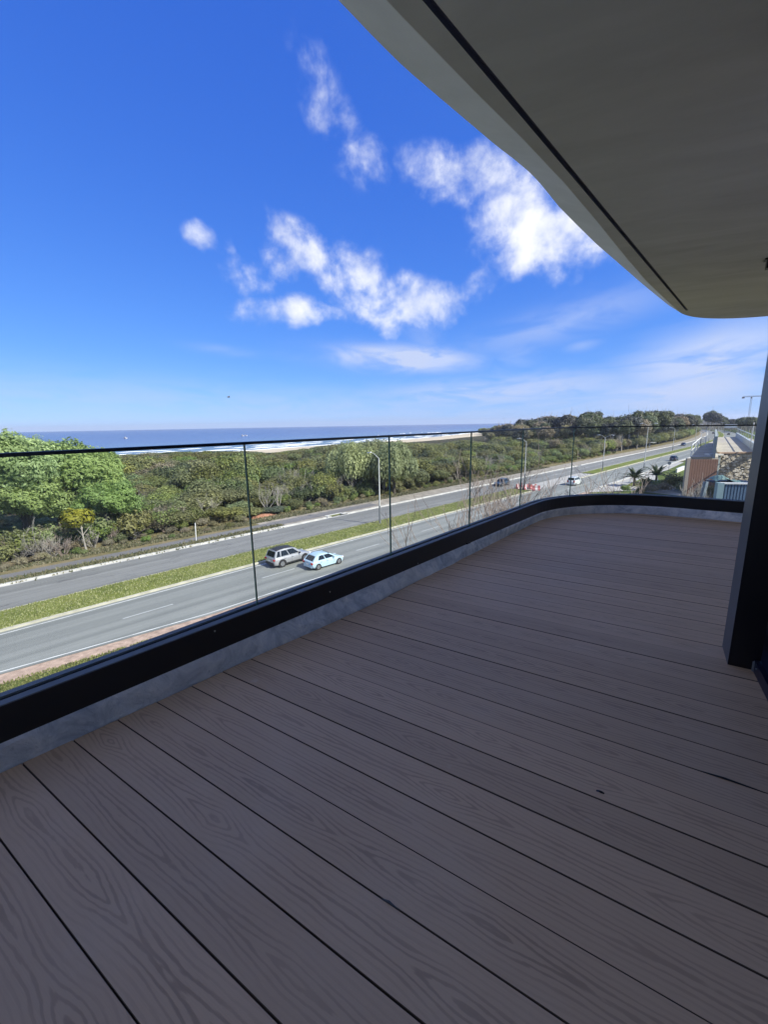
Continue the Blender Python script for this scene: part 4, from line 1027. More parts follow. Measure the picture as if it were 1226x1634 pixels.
palm(1012, 776, 4.4, 1, 'small feathery palm left of the tall lamp post')
palm(1047, 772, 4.6, 2, 'larger bushy palm right of the tall lamp post')
palm(1030, 783, 2.6, 3, 'low palm between the two bigger palms', 3.0)
gsh = 'shrubs around the side street palms'
for i, (px, py, sc, k_, lab) in enumerate([(1076, 783, 2.0, 'shrub10', 'large round dark shrub beside the brown fence'), (1060, 786, 1.2, 'shrub00', 'yellowish shrub between palm and round shrub'), (1040, 787, 1.1, 'shrub01', 'pale yellow shrub right of the low palm'), (1092, 787, 1.3, 'shrub20', 'green shrub at the foot of the brown fence'), (1052, 781, 1.1, 'shrub21', 'leafy shrub in front of the larger palm'), (998, 785, .8, 'shrub20', 'small shrub left of the small palm'), (1022, 788, .9, 'shrub11', 'small shrub under the low palm')]):
    plant(k_, at(px, py, 0), sc, label=lab, group=gsh)

# tufts of grass (nobody could count them)
def tufts(name, spots, mat, hgt, label):
    n = len(spots); g = np.random.default_rng(5); P = np.array(spots, dtype=np.float32); a = g.uniform(0, 6.28, n); w = g.uniform(.5, 1.2, n)*hgt*.45
    dx = np.stack([np.cos(a)*w, np.sin(a)*w, np.zeros(n)], 1); tip = np.stack([g.normal(size=n)*hgt*.3, g.normal(size=n)*hgt*.3, g.uniform(.5, 1.3, n)*hgt], 1)
    Vv = np.stack([P-dx, P+dx, P+tip], 1).reshape(-1, 3).astype(np.float32)
    me = bpy.data.meshes.new(name); me.vertices.add(n*3); me.vertices.foreach_set('co', Vv.ravel()); me.loops.add(n*3); me.loops.foreach_set('vertex_index', np.arange(n*3, dtype=np.int32))
    me.polygons.add(n); me.polygons.foreach_set('loop_start', np.arange(0, n*3, 3, dtype=np.int32)); me.polygons.foreach_set('loop_total', np.full(n, 3, dtype=np.int32)); me.update(calc_edges=True)
    a_ = me.attributes.new('tint', 'FLOAT', 'FACE'); a_.data.foreach_set('value', g.uniform(0, 1, n).astype(np.float32)); me.materials.append(mat)
    o = bpy.data.objects.new(name, me); C.objects.link(o); o['kind'] = 'stuff'; o['label'] = label; return o
L_grass = leaf_mat('grass_blade', (.20, .23, .05), (.42, .42, .14), .35, .0)
sp_ = [tuple(G(random.uniform(-25, 82), random.uniform(39.5, 43.35), .19)) for _ in range(26000)]
sp_ += [tuple(G(random.uniform(-25, 82), random.choice([39.42, 43.4])+random.gauss(0, .07), .17)) for _ in range(5000)]
tufts('median_grass_tufts', sp_, L_grass, .13, 'short grass tufts on the median')
sp_ = [tuple(G(random.uniform(-25, 32), random.gauss(52.3, .5), .05)) for _ in range(9000)]+[tuple(G(random.uniform(-25, 130), 56.3+abs(random.gauss(0, 1.6)), .03)) for _ in range(30000)]
tufts('verge_grass_tufts', sp_, leaf_mat('dry_blade', (.09, .12, .03), (.32, .27, .14), .2, .0), .24, 'dry and green grass tufts beside the path')
sp_ = [tuple(G(*(lambda q_: (q_, 29.6+nearoff(q_)-abs(random.gauss(0, 1.2)), .02))(random.uniform(-15, 60)))) for _ in range(20000)]
tufts('near_grass_tufts', sp_, L_grass, .12, 'grass tufts below the dirt shoulder')

# ------------------------------------------------------------------ street furniture
M_polew = simple('pole_galvanised', (.52, .52, .49), .5, 0, .4, .1, 2); M_poleg = simple('pole_foot_grey', (.17, .18, .19), .6); M_lum = simple('lamp_head', (.75, .75, .73), .4)
def lamp(s, n, h, label, arms=2, foot=2.4, dirn=RN, rad=.11, al=1.7):
    e = empty('street_lamp', G(s, n, .15)); tag(e, label, 'street lamp', 'street lamps along the road')
    m = MB(); m.tube([(0, 0, 0), (0, 0, foot)], [rad*1.25, rad*1.15], 10); m.build('pole_foot', M_poleg, e)
    m = MB(); m.tube([(0, 0, foot), (0, 0, h*.8), (0, 0, h)], [rad*1.1, rad*.8, rad*.65], 10); m.build('pole', M_polew, e)
    for k in range(arms):
        d_ = dirn if k == 0 else -dirn
        m = MB(); pts = [Vector((0, 0, h-.05))+d_*(al*math.sin(t*1.35)*.95)+Vector((0, 0, 1.05*(1-math.cos(t*1.35))*0+1.0*math.sin(t*math.pi/2)*(1-.25*t))) for t in np.linspace(0, 1, 7)]
        m.tube(pts, [.05, .048, .045, .042, .04, .038, .036], 7); m.build('arm', M_polew, e)
        tip = pts[-1]; m = MB(); ang = math.atan2(d_.y, d_.x); rot = Matrix.Rotation(ang, 3, 'Z') @ Matrix.Rotation(R(8), 3, 'Y')
        m.quad_box(tip+d_*.28, (.75, .28, .13), rot, .8); m.build('lamp_head', M_lum, e)
    return e
B1 = at(606.7, 837.4, 0)
def sn(p): s = p.dot(RD); return s, p.dot(RN)-bend(s)
for (px, py, h, lab, arms, ft) in [(606.7, 837.4, 9.3, 'white street lamp on the median nearest the two cars', 1, 2.6), (837, 776, 9.6, 'street lamp beside the red and white barriers', 1, 2.6), (962, 752, 9.2, 'double-armed street lamp where the second median begins', 2, 2.6), (1074, 719.5, 9.6, 'street lamp on the median beyond the palms', 1, 2.6)]:
    s_, n_ = sn(at(px, py, 0)); lamp(s_, n_, h, lab, arms, ft)
s_, n_ = sn(at(1028.2, 748, 0)); lamp(s_, n_, 12.1, 'taller double-armed street lamp rising behind the palms', 2, 1.5)
for (s_, lab) in [(268, 'distant street lamp left of the neighbouring terrace'), (318, 'distant street lamp above the neighbouring terrace rail'), (372, 'far street lamp near the end of the road'), (430, 'farthest street lamp where the road meets the woods')]:
    lamp(s_, 41.4, 10.3, lab, 2, 2.6)
p = at(1191, 760, 0)*.55; e = empty('utility_pole', (p.x, p.y, 0)); m = MB(); m.tube([(0, 0, 0), (0, 0, 13.4)], [.09, .06], 8); m.build('pole', M_polew, e); tag(e, 'slim pale pole standing before the neighbouring roof', 'pole')
p = at(313, 865, 0); e = empty('marker_post', p); m = MB(); m.tube([(0, 0, -.1), (.12, 0, 2.45)], [.06, .06], 8); m.build('post', M_white, e); tag(e, 'plain white marker post at the path edge', 'post')
# traffic sign
p = at(1067, 757, 0); e = empty('road_sign', p, TH); m = MB(); m.tube([(0, 0, -.1), (0, 0, 2.6)], .04, 6); m.build('pole', M_poleg, e)
m = MB(); m.disc((-.03, 0, 2.9), (1, 0, 0), .42, 18, .03); m.build('disc', simple('sign_back', (.22, .23, .24), .5), e); tag(e, 'round road sign seen from behind near the palms', 'road sign')
# big board sign far off
p = at(1165.5, 693, 0); e = empty('billboard', p, R(-40)); zt = 14-(684.0-669.5)/690*hd(p)
for sx_ in (-4, 4):
    m = MB(); m.tube([(sx_, 0, 0), (sx_, 0, 9)], .12, 6); m.build('post', M_poleg, e)
m = MB(); m.quad_box((0, 0, 7.2), (8.6, .2, 3.2)); m.build('panel', M_white, e); tag(e, 'blank white roadside board near the end of the road', 'billboard')
# shelter
p = at(1041, 714, 0); e = empty('bus_shelter', p, TH); m = MB(); m.quad_box((0, 0, 2.5), (5, 2.2, .14)); m.build('roof', M_conc, e)
for sx_ in (-2, 2):
    m = MB(); m.tube([(sx_, .8, 0), (sx_, .8, 2.43)], .06, 6); m.build('post', M_poleg, e)
m = MB(); m.quad_box((-1, .95, 1.2), (2.4, .1, 2.1)); m.build('back_panel', M_poleg, e); tag(e, 'small roadside shelter beyond the far carriageway', 'shelter')
# barriers red and white
M_rb = simple('barrier_red', (.42, .13, .13), .5); M_wb = simple('barrier_white', (.60, .57, .56), .5)
def barrier(p, rz, lab):
    e = empty('traffic_barrier', p, rz); tag(e, lab, 'barrier', 'red and white barriers on the median nose')
    for i in range(3):
        m = MB(); sec = [(-.28, 0), (-.28, .25), (-.12, .45), (-.10, 1.0), (.10, 1.0), (.12, .45), (.28, .25), (.28, 0)]
        x0 = -.75+i*.5; m.strip([[Vector((x0, y, z)) for y, z in sec], [Vector((x0+.49, y, z)) for y, z in sec]], close=True); m.f += [tuple(range(8)), tuple(range(15, 7, -1))]; m.mi += [0, 0]
        m.build('block', M_wb if i == 1 else M_rb, e)
for i, (px, py, rz, lab) in enumerate([(826, 781, .2, 'red and white barrier at the left of the row'), (832, 778, .5, 'red and white barrier second from left'), (839, 782, -.1, 'red and white barrier in front of the lamp foot'), (845, 779, .4, 'red and white barrier right of the lamp foot'), (851, 782, -.5, 'red and white barrier at the nose tip'), (856, 784, -.9, 'red and white barrier turned across the nose')]):
    p = at(px, py, 0); barrier(Vector((p.x, p.y, .2)), TH+rz, lab)

# crane far off
v = ray(1200.5, 633); dcr = 900; hh = math.hypot(v.x, v.y); pz = CAM_Z+v.z/hh*dcr
e = empty('tower_crane', (v.x/hh*dcr, v.y/hh*dcr, 0), R(-40)); M_cr = simple('crane_steel', (.25, .24, .22), .6); tag(e, 'distant tower crane above the woods at the right', 'crane')
m = MB()
for a, b in ((-.9, -.9), (.9, -.9), (.9, .9), (-.9, .9)): m.tube([(a, b, 0), (a, b, pz)], .16, 4)
for k in range(int(pz/2.2)):
    z = k*2.2; m.tube([(-.9, -.9, z), (.9, -.9, z+2.2)], .1, 3); m.tube([(.9, .9, z), (-.9, .9, z+2.2)], .1, 3)
m.build('mast', M_cr, e)
m = MB(); m.tube([(-11, 0, pz), (38, 0, pz)], .35, 4); m.tube([(-11, 0, pz+1.3), (34, 0, pz+1.3)], .2, 4)
for k in range(20): m.tube([(-10+k*2.3, 0, pz), (-9+k*2.3, 0, pz+1.3)], .12, 3)
m.build('jib', M_cr, e); m = MB(); m.quad_box((-10, 0, pz-1.0), (3.4, 1.6, 2.4)); m.build('counterweight', M_cr, e); m = MB(); m.quad_box((0, -1.2, pz-1.6), (1.8, 1.8, 2.2)); m.build('cab', M_cr, e)

# boats
def boat(px, py, L_, rz, lab):
    p = at(px, py, -2); e = empty('fishing_boat', p, rz); tag(e, lab, 'boat', 'boats out at sea')
    m = MB(); rows = []
    for i in range(9):
        t = i/8; w = L_*.16*math.sin(math.pi*min(1, .25+.75*(1-t)))**.7 if t > 0 else L_*.13; w = w if i < 8 else .02; sh = .35*L_*.09*(t**2)*3
        rows.append([Vector((L_*(t-.5), -w, L_*.10+sh)), Vector((L_*(t-.5), -w*.75, -.3)), Vector((L_*(t-.5), w*.75, -.3)), Vector((L_*(t-.5), w, L_*.10+sh))])
    m.strip(rows, close=True); m.f.append((3, 2, 1, 0)); m.mi.append(0); m.build('hull', M_white, e)
    m = MB(); m.quad_box((-L_*.12, 0, L_*.19), (L_*.3, L_*.18, L_*.17), None, .85); m.build('cabin', M_white, e)
    m = MB(); m.quad_box((-L_*.12, 0, L_*.2), (L_*.305, L_*.19, L_*.05), None, 1); m.build('window', M_black, e)
    m = MB(); m.tube([(-L_*.05, 0, L_*.25), (-L_*.05, 0, L_*.5)], .06, 5); m.build('mast', M_poleg, e)
boat(200, 700, 9.5, R(-35), 'white boat alone on the open sea at the left'); boat(387, 696, 8.5, R(-50), 'white boat above the first glass joint, left of its twin'); boat(392, 695.5, 7, R(-20), 'small white boat beside its twin above the glass joint')
# bird
v = ray(365, 634).normalized()*60; e = empty('seabird', Vector((0, 0, CAM_Z))+v, .6); m = MB(); m.tube([(-.22, 0, 0), (0, 0, .02), (.2, 0, 0)], [.02, .07, .01], 6); m.build('body', M_poleg, e)
for sg in (-1, 1):
    m = MB(); m.strip([[Vector((.08, sg*.03, .02)), Vector((-.09, sg*.03, .02))], [Vector((.1, sg*.3, .16)), Vector((-.06, sg*.3, .15))], [Vector((-.02, sg*.6, .06)), Vector((-.06, sg*.6, .06))]]); m.build('wing', M_poleg, e)
tag(e, 'tiny dark bird flying over the sea horizon', 'bird')

# ------------------------------------------------------------------ cars
M_tyre = simple('tyre', (.02, .02, .022), .85); M_rim = simple('wheel_rim', (.42, .43, .45), .3, .8); M_win = simple('car_window', (.012, .016, .02), .08, 0, .6); M_trim = simple('car_trim', (.03, .031, .033), .6)
M_tail = simple('tail_light', (.35, .02, .02), .25); M_head = simple('head_light', (.75, .77, .8), .15)
def paint(name, c, metal=.4): m_ = simple(name, c, .3, metal, .5, coat=.7); return m_
def car(loc, rz, L_, Wd, H, pm, label, kind='suv', roofm=None, group='cars on the road'):
    e = empty('car', loc, rz); tag(e, label, 'car', group)
    hw = Wd/2; gc = .20 if kind == 'suv' else .16; wr = .37 if kind == 'suv' else .31
    belt = H*.60 if kind == 'suv' else H*.62
    xr, xf = -L_/2, L_/2
    # lower body: stations (x, half width, top z, bottom z)
    if kind == 'van': st = [(0, .92, belt*1.0, .3), (.03, 1, belt, gc+.05), (.3, 1, belt, gc), (.72, 1, belt, gc), (.86, .98, belt*.92, gc), (.96, .93, belt*.72, gc+.06), (1, .82, belt*.55, .3)]
    else: st = [(0, .84, belt*.88, .42), (.012, .93, belt*.96, .30), (.05, .985, belt*.99, gc+.06), (.2, 1, belt, gc), (.5, 1, belt*.985, gc), (.68, 1, belt*.97, gc), (.76, .99, belt*.945, gc), (.90, .95, belt*.84, gc), (.965, .90, belt*.74, gc+.05), (.99, .80, belt*.62, .30), (1, .70, belt*.54, .36)]
    rows = []
    for (t, w, zt, zb) in st:
        x = xr+L_*t; y = hw*w; zm = zb+(zt-zb)*.55
        sec = [(0, zb), (y*.86, zb), (y*.97, zb+.06), (y, zb+(zt-zb)*.30), (y*1.0, zm), (y*.965, zt-.07), (y*.90, zt-.01), (y*.6, zt+.02), (0, zt+.03)]
        rows.append([Vector((x, yy, z)) for yy, z in sec]+[Vector((x, -yy, z)) for yy, z in sec[-2:0:-1]])
    m = MB(); m.strip(rows, close=True); n = len(rows[0]); m.f.append(tuple(range(n-1, -1, -1))); m.mi.append(0); b = (len(rows)-1)*n; m.f.append(tuple(b+i for i in range(n))); m.mi.append(0)
    m.build('body', pm, e, smooth=True)
    # greenhouse
    if kind == 'van': xb = (xr+.06, xr+L_*.86); xt = (xr+.14, xr+L_*.66)
    elif kind == 'suv': xb = (xr+.05, xr+L_*.745); xt = (xr+.34, xr+L_*.545)
    else: xb = (xr+.10, xr+L_*.79); xt = (xr+.62, xr+L_*.54)
    yb, yt = hw*.92, hw*.74; zb, zt = belt-.03, H-.04
    P = lambda u, v_, sgn: Vector(((xb[0]+(xb[1]-xb[0])*u)*(1-v_)+(xt[0]+(xt[1]-xt[0])*u)*v_, sgn*(yb+(yt-yb)*v_), zb+(zt-zb)*v_))
    dm = lambda u: Vector((0, 0, -.10*(2*u-1)**2+.02))
    m = MB(); m.strip([[P(u, 0, 1), P(u, .90, 1), P(u, 1, .90)+Vector((0, 0, .02))+dm(u), P(u, 1, .5)+Vector((0, 0, .05))+dm(u), P(u, 1, -.5)+Vector((0, 0, .05))+dm(u), P(u, 1, -.90)+Vector((0, 0, .02))+dm(u), P(u, .90, -1), P(u, 0, -1)] for u in (0, .015, .1, .3, .5, .7, .9, .985, 1)])
    for idx in (0, 8*8): m.f.append(tuple(idx+i for i in (range(8) if idx else range(7, -1, -1)))); m.mi.append(0)
    m.build('cabin', pm, e, smooth=False)
    def pane(name, pts, off):
        m = MB(); off = Vector(off); m.strip([[p+off*.2 for p in pts], [p+off for p in pts]], close=True); k = len(pts); m.f.append(tuple(range(k, 2*k))); m.mi.append(0); m.f.append(tuple(range(k-1, -1, -1))); m.mi.append(0)
        return m.build(name, M_win, e)
    cuts = [(.06, .20), (.235, .52), (.555, .90)] if kind == 'suv' else ([(.04, .30), (.34, .62), (.66, .93)] if kind == 'van' else [(.20, .49), (.53, .90)])
    for sgn in (1, -1):
        for (u0, u1) in cuts:
            lo, hi = .12, .86
            pts = [P(u0, lo, sgn), P(u1, lo, sgn), P(u1-(.02 if u1 > .85 else 0), hi, sgn), P(u0+(.03 if u0 < .25 else 0), hi, sgn)]
            pane('window', pts, (0, sgn*.018, .004))
    pane('windscreen', [P(1, .08, .86), P(1, .08, -.86), P(1, .9, -.88), P(1, .9, .88)], (.016, 0, .012))
    pane('rear_window', [P(0, .14, .8), P(0, .14, -.8), P(0, .86, -.84), P(0, .86, .84)], (-.016, 0, .008))
    if roofm is not None:
        m = MB(); m.strip([[P(u, 1, s_)+Vector((0, 0, .040 if abs(s_) > .5 else .065))+dm(u) for s_ in (.86, .5, -.5, -.86)] for u in (.03, .25, .5, .75, .97)]); m.strip([[P(u, 1, s_)+Vector((0, 0, .01))+dm(u) for s_ in (.86, .5, -.5, -.86)] for u in (.03, .25, .5, .75, .97)]); m.build('roof_panel', roofm, e)
    if kind == 'suv':
        for sgn in (1, -1):
            m = MB(); m.tube([P(.05, 1, sgn*.9)+Vector((0, 0, .04)), P(.10, 1, sgn*.9)+Vector((0, 0, .1)), P(.8, 1, sgn*.9)+Vector((0, 0, .1)), P(.9, 1, sgn*.9)+Vector((0, 0, .04))], .022, 6); m.build('roof_rail', M_trim, e)
    wb = (.195, .805) if kind == 'suv' else (.17, .82)
    wz = wr
    for t in wb:
        for sgn in (1, -1):
            x = xr+L_*t; wl = empty('wheel', (x, sgn*(hw-.10), wz)); wl.parent = e
            m = MB(); m.tube([(0, -.115, 0), (0, -.09, 0), (0, .09, 0), (0, .115, 0)], [wr*.92, wr, wr, wr*.92], 20); m.build('tyre', M_tyre, wl)
            m = MB(); m.disc((0, sgn*.112, 0), (0, 1, 0), wr*.64, 18, .02)
            for k in range(5):
                a = 2*math.pi*k/5; m.quad_box((math.cos(a)*wr*.32, sgn*.126, math.sin(a)*wr*.32), (wr*.6, .012, .07), Matrix.Rotation(-a, 3, 'Y'))
            m.build('rim', M_rim, wl)
            m = MB(); rows2 = []
            for k in range(11):
                a = math.pi*k/10-.12+(.24*k/10)*0; c_, s_ = math.cos(a), math.sin(a)
                rows2.append([Vector((x+c_*(wr+.03), sgn*(hw*.98), wz+s_*(wr+.03))), Vector((x+c_*(wr+.03), sgn*(hw+.012), wz+s_*(wr+.03))), Vector((x+c_*(wr+.10), sgn*(hw+.012), wz+s_*(wr+.10))), Vector((x+c_*(wr+.10), sgn*(hw*.95), wz+s_*(wr+.10)))])
            m.strip(rows2, close=True); m.build('wheel_arch', M_trim if kind == 'suv' else pm, e)
            m = MB(); m.disc((x, sgn*(hw-.005), wz), (0, 1, 0), wr+.05, 20, .02); m.build('wheel_well', M_tyre, e)
    for sgn in (1, -1):
        m = MB(); m.quad_box((0, sgn*(hw-.004), gc+.12), (L_*.42, .03, .13)); m.build('sill', M_trim if kind == 'suv' else pm, e)
        m = MB(); m.quad_box((xr+.03, sgn*hw*.76, belt*.82), (.16, hw*.34, .16 if kind != 'van' else .4), Matrix.Rotation(sgn*.25, 3, 'Z')); m.build('tail_light', M_tail, e)
        m = MB(); m.quad_box((xf-.16, sgn*hw*.72, belt*.68), (.26, hw*.34, .12), Matrix.Rotation(-sgn*.4, 3, 'Z')); m.build('headlight', M_head, e)
        m = MB(); m.quad_box((xr+L_*.655, sgn*(hw+.07), belt+.05), (.12, .2, .14), None, .8); m.build('wing_mirror', pm if kind != 'suv' else M_trim, e)
        m = MB(); m.quad_box((xr+L_*.47, sgn*(hw*.985), belt*.80), (.16, .03, .03)); m.quad_box((xr+L_*.28, sgn*(hw*.985), belt*.80), (.16, .03, .03)); m.build('door_handle', M_trim, e)
        m = MB()
        for xx in (.245, .445, .655): m.quad_box((xr+L_*xx, sgn*(hw*.9985), (belt+gc)/2+.06), (.012, .012, belt-gc-.28))
        m.build('door_gap', M_trim, e)
    m = MB(); m.quad_box((xr+.02, 0, .42), (.12, Wd*.78, .26), None, .97); m.build('rear_bumper', M_trim if kind == 'suv' else pm, e)
    m = MB(); m.quad_box((xr-.045, 0, belt*.68), (.02, .44, .12)); m.build('number_plate', M_white, e)
    m = MB(); m.quad_box((xf-.03, 0, .40), (.12, Wd*.6, .2)); m.build('grille', M_trim, e)
    return e
def on_road(px, py, z=.045): p = at(px, py, 0); return Vector((p.x, p.y, z))
A_, B_ = at(450.1, 905.5, 0), at(486, 894.9, 0); mid = (A_+B_)/2+RN*.80; ang = TH+R(.8)
car(Vector((mid.x, mid.y, .045)), ang, 4.5, 1.88, 1.78, paint('silver_paint', (.47, .48, .485), .45), 'silver-grey suv with dark roof rails in the lane beside the median', 'suv', M_trim)
A_, B_ = at(510.5, 909, 0), at(539, 900.6, 0); mid = (A_+B_)/2+RN*.78
car(Vector((mid.x, mid.y, .045)), TH-R(1), 3.95, 1.74, 1.46, paint('pale_blue_paint', (.45, .61, .70), .05), 'pale blue-white hatchback nearest the balcony', 'hatch')
p = on_road(917, 773.5); car(p, TH, 4.2, 1.8, 1.85, paint('white_paint_van', (.62, .66, .64), .0), 'small white van passing the median crossing', 'van')
p = on_road(1076, 735); car(p, TH, 4.5, 1.85, 1.7, paint('dark_blue_paint', (.035, .05, .07), .3), 'dark suv driving away beyond the palms', 'suv')
p = on_road(1091, 711); car(p, TH+math.pi, 4.4, 1.8, 1.5, paint('black_paint', (.03, .032, .035), .3), 'dark car coming along the far carriageway in the distance', 'hatch')
p = on_road(801, 775); car(p, TH+math.pi, 4.3, 1.8, 1.6, paint('slate_paint', (.06, .085, .11), .3), 'dark blue car on the far carriageway beyond the bare tree', 'suv')
for (s_, n_, lab) in [(470, 36.5, 'tiny distant car on the near carriageway by the board'), (505, 47, 'tiny distant car on the far carriageway by the board')]:
    car(G(s_, n_, .045), TH+R(7), 4.4, 1.8, 1.5, M_trim, lab, 'suv')

# ------------------------------------------------------------------ neighbouring house at the right
nb = empty('neighbouring_house', (0, 0, 0)); tag(nb, 'neighbouring house with pale roof terrace and rough stone wall', 'house')
M_roof = simple('terrace_screed', (.42, .38, .31), .9, 0, .2, .18, .4, .2); M_ren = simple('render_white', (.66, .64, .58), .8, 0, .3, .1, .6); M_gr = simple('render_grey', (.30, .33, .32), .8, 0, .3, .12, .6)
ZR = 10.0
q = lambda x, y, z=ZR: at(x, y, z)
aL, aR = q(1146, 723.5), q(1262, 722.5)           # stone wall line
fL, fR = q(1139, 697.5), q(1176, 697.2)
roofpoly = [aL, aR, aR+(fR-fL)*0+Vector((26, 36, 0)), fR, fL]
m = MB(); m.prism([p[:2] for p in roofpoly], ZR-.3, ZR); m.build('roof_slab', M_roof, nb)
wl_ = [p*1 for p in roofpoly]; cx_ = sum((p for p in wl_), Vector())/5
m = MB(); m.prism([tuple((p+(cx_-p)*.012)[:2]) for p in wl_], 0, ZR-.3); m.build('wall', M_ren, nb)
# terrace left of the stone wall
tL, tR, tfR, tfL = q(1103, 729.5, 9.85), q(1147, 729.0, 9.85), q(1141, 703, 9.85), q(1118, 712, 9.85)
m = MB(); m.prism([p[:2] for p in (tL, tR, tfR, tfL)], 9.6, 9.85); m.build('terrace_slab', M_roof, nb)
m = MB(); m.prism([p[:2] for p in (tL, tR, tfR, tfL)], 0, 9.6); m.build('terrace_wall', M_ren, nb)
def bar(m, a, b, r_=.04, n=4): return m.tube([a, b], r_, n)
# stone wall: individual stones too small to pick apart -> one part
dW = (aR-aL); LW = dW.length; dW.normalize(); nW = Vector((dW.y, -dW.x, 0)); rW = Matrix.Rotation(math.atan2(dW.y, dW.x), 3, 'Z')
m = MB(); r5 = random.Random(9); z = 4.0
while z < ZR-.15:
    hh_ = r5.uniform(.11, .19); x = r5.uniform(-.3, 0)
    while x < LW:
        w_ = r5.uniform(.16, .45); dep = r5.uniform(.02, .16)
        m.cm = r5.randrange(4)
        c_ = aL+dW*(x+w_/2+.0)+nW*(.08+dep/2); m.quad_box((c_.x, c_.y, z+hh_/2), (w_*.93, .16+dep, hh_*.88), rW @ Matrix.Rotation(r5.uniform(-.06, .06), 3, 'Y'), r5.uniform(.8, 1)); x += w_
    z += hh_
o = m.build('stone', [simple('stone_a', (.46, .40, .31), .9, 0, .2, .2, 3), simple('stone_b', (.34, .29, .21), .9, 0, .2, .2, 3), simple('stone_c', (.55, .50, .42), .9, 0, .2, .2, 3), simple('stone_d', (.24, .21, .16), .9, 0, .2, .2, 3)], nb); o['kind'] = 'stuff'
m = MB(); c_ = aL+dW*(LW/2)+nW*.1; m.quad_box((c_.x, c_.y, ZR+.08), (LW, .5, .16), rW); m.build('coping', simple('coping', (.42, .30, .22), .85, 0, .2, .2, 1), nb)
c_ = aL-dW*.55+nW*.3; m = MB(); m.quad_box((c_.x, c_.y, (ZR-.2)/2), (1.1, .7, ZR-.2), rW); m.build('corner_pier', M_gr, nb)
m = MB(); m.quad_box((c_.x, c_.y, ZR-.1), (1.5, 1.0, .16), rW); m.build('pier_cap', M_ren, nb)
# brown board fence facing us
bL, bR = q(1098.5, 732, 9.9), q(1146.5, 731.8, 9.9); db = (bR-bL); LB = db.length; db.normalize(); rB = Matrix.Rotation(math.atan2(db.y, db.x), 3, 'Z'); nB = Vector((db.y, -db.x, 0))
sc_f = empty('board_screen', bL.xy.to_3d()); tag(sc_f, 'tall reddish-brown board screen with diagonal shadows', 'screen wall')
M_bw = simple('brown_board', (.20, .115, .085), .75, 0, .3, .12, 2)
nbd = 12
for k in range(nbd):
    w_ = LB/nbd; c_ = db*(w_*(k+.5))+nB*.14; m = MB(); m.quad_box((0, 0, 0), (w_-.025, .05, 7.0), rB); m.build('board', M_bw, sc_f, loc=(c_.x, c_.y, 6.35))
m = MB(); m.quad_box((0, 0, 0), (.34, .3, 9.95), rB); m.build('post', simple('post_taupe', (.30, .26, .22), .7), sc_f, loc=(nB.x*.1, nB.y*.1, 4.98))
# terrace rail of white tubes
tr = empty('terrace_railing', tL.xy.to_3d()); tag(tr, 'white tubular terrace railing above the brown screen', 'railing')
O_ = Vector((tL.x, tL.y, 0))
e1_ = tL-O_; e2_ = tfL-O_; e3_ = (q(1141, 712, 9.85))-O_
def post(a, h): m = MB(); m.tube([a, a+Vector((0, 0, h))], .05, 5); m.build('post', M_white, tr)
for t in (0, .33, .66, 1): post(e1_.lerp(e2_, t), 1.35)
m = MB(); up_ = Vector((0, 0, 1.35)); bar(m, e1_+up_, e2_+up_, .06); bar(m, e1_+up_*.55, e2_+up_*.55, .03); bar(m, e1_+up_*.3, e2_+up_*.3, .03); m.build('rail', M_white, tr)
m = MB(); e4_ = q(1126, 712.5, 9.85)-O_; bar(m, e2_+up_*1.5, e4_+Vector((0, 0, 2.3)), .06); bar(m, e2_+up_, e4_+up_, .05); m.build('rail', M_white, tr); post(e4_, 2.3); post(e2_, 2.0)
m = MB()
for t in np.linspace(0, 1, 9):
    a = e2_.lerp(e4_, t); bar(m, a, a+up_, .015, 3)
m.build('baluster_row', M_white, tr)['kind'] = 'stuff'
# beams and posts over the terrace (throw the diagonal shadows)
pg = empty('pergola_frame', tR.xy.to_3d()); tag(pg, 'grey wall blade and slim beams dividing the neighbouring terrace', 'pergola'); O2 = Vector((tR.x, tR.y, 0))
a = q(1139.5, 731.5, 9.85)-O2; b = q(1140.5, 707, 9.85)-O2; m = MB(); dd2 = (b-a); m.quad_box((a+b)/2*1+Vector((0, 0, 1.15)), (dd2.length, .25, 2.3), Matrix.Rotation(math.atan2(dd2.y, dd2.x), 3, 'Z')); m.build('wall_blade', M_gr, pg)
# right parapet with rails
rp = empty('roof_parapet', fR.xy.to_3d()); tag(rp, 'grey metal parapet rails running along the neighbouring roof', 'parapet'); O3 = Vector((fR.x, fR.y, 0))
nr_ = q(1225, 735.0, ZR)-O3; fr_ = Vector((0, 0, ZR)); dd3 = (nr_-fr_)
for zo, th_, hh_, nm in ((.45, .3, .9, 'parapet_wall'), (1.75, .10, .10, 'top_rail')):
    m = MB(); m.quad_box((fr_+nr_)/2+Vector((0, 0, zo)), (dd3.length, th_, hh_), Matrix.Rotation(math.atan2(dd3.y, dd3.x), 3, 'Z')); m.build(nm, simple('parapet_grey', (.42, .46, .48), .5), rp)
for t in np.linspace(0, 1, 12):
    m = MB(); a = fr_.lerp(nr_, t); m.tube([a+Vector((0, 0, .9)), a+Vector((0, 0, 1.75))], .04, 4); m.build('rail_post', M_polew, rp)
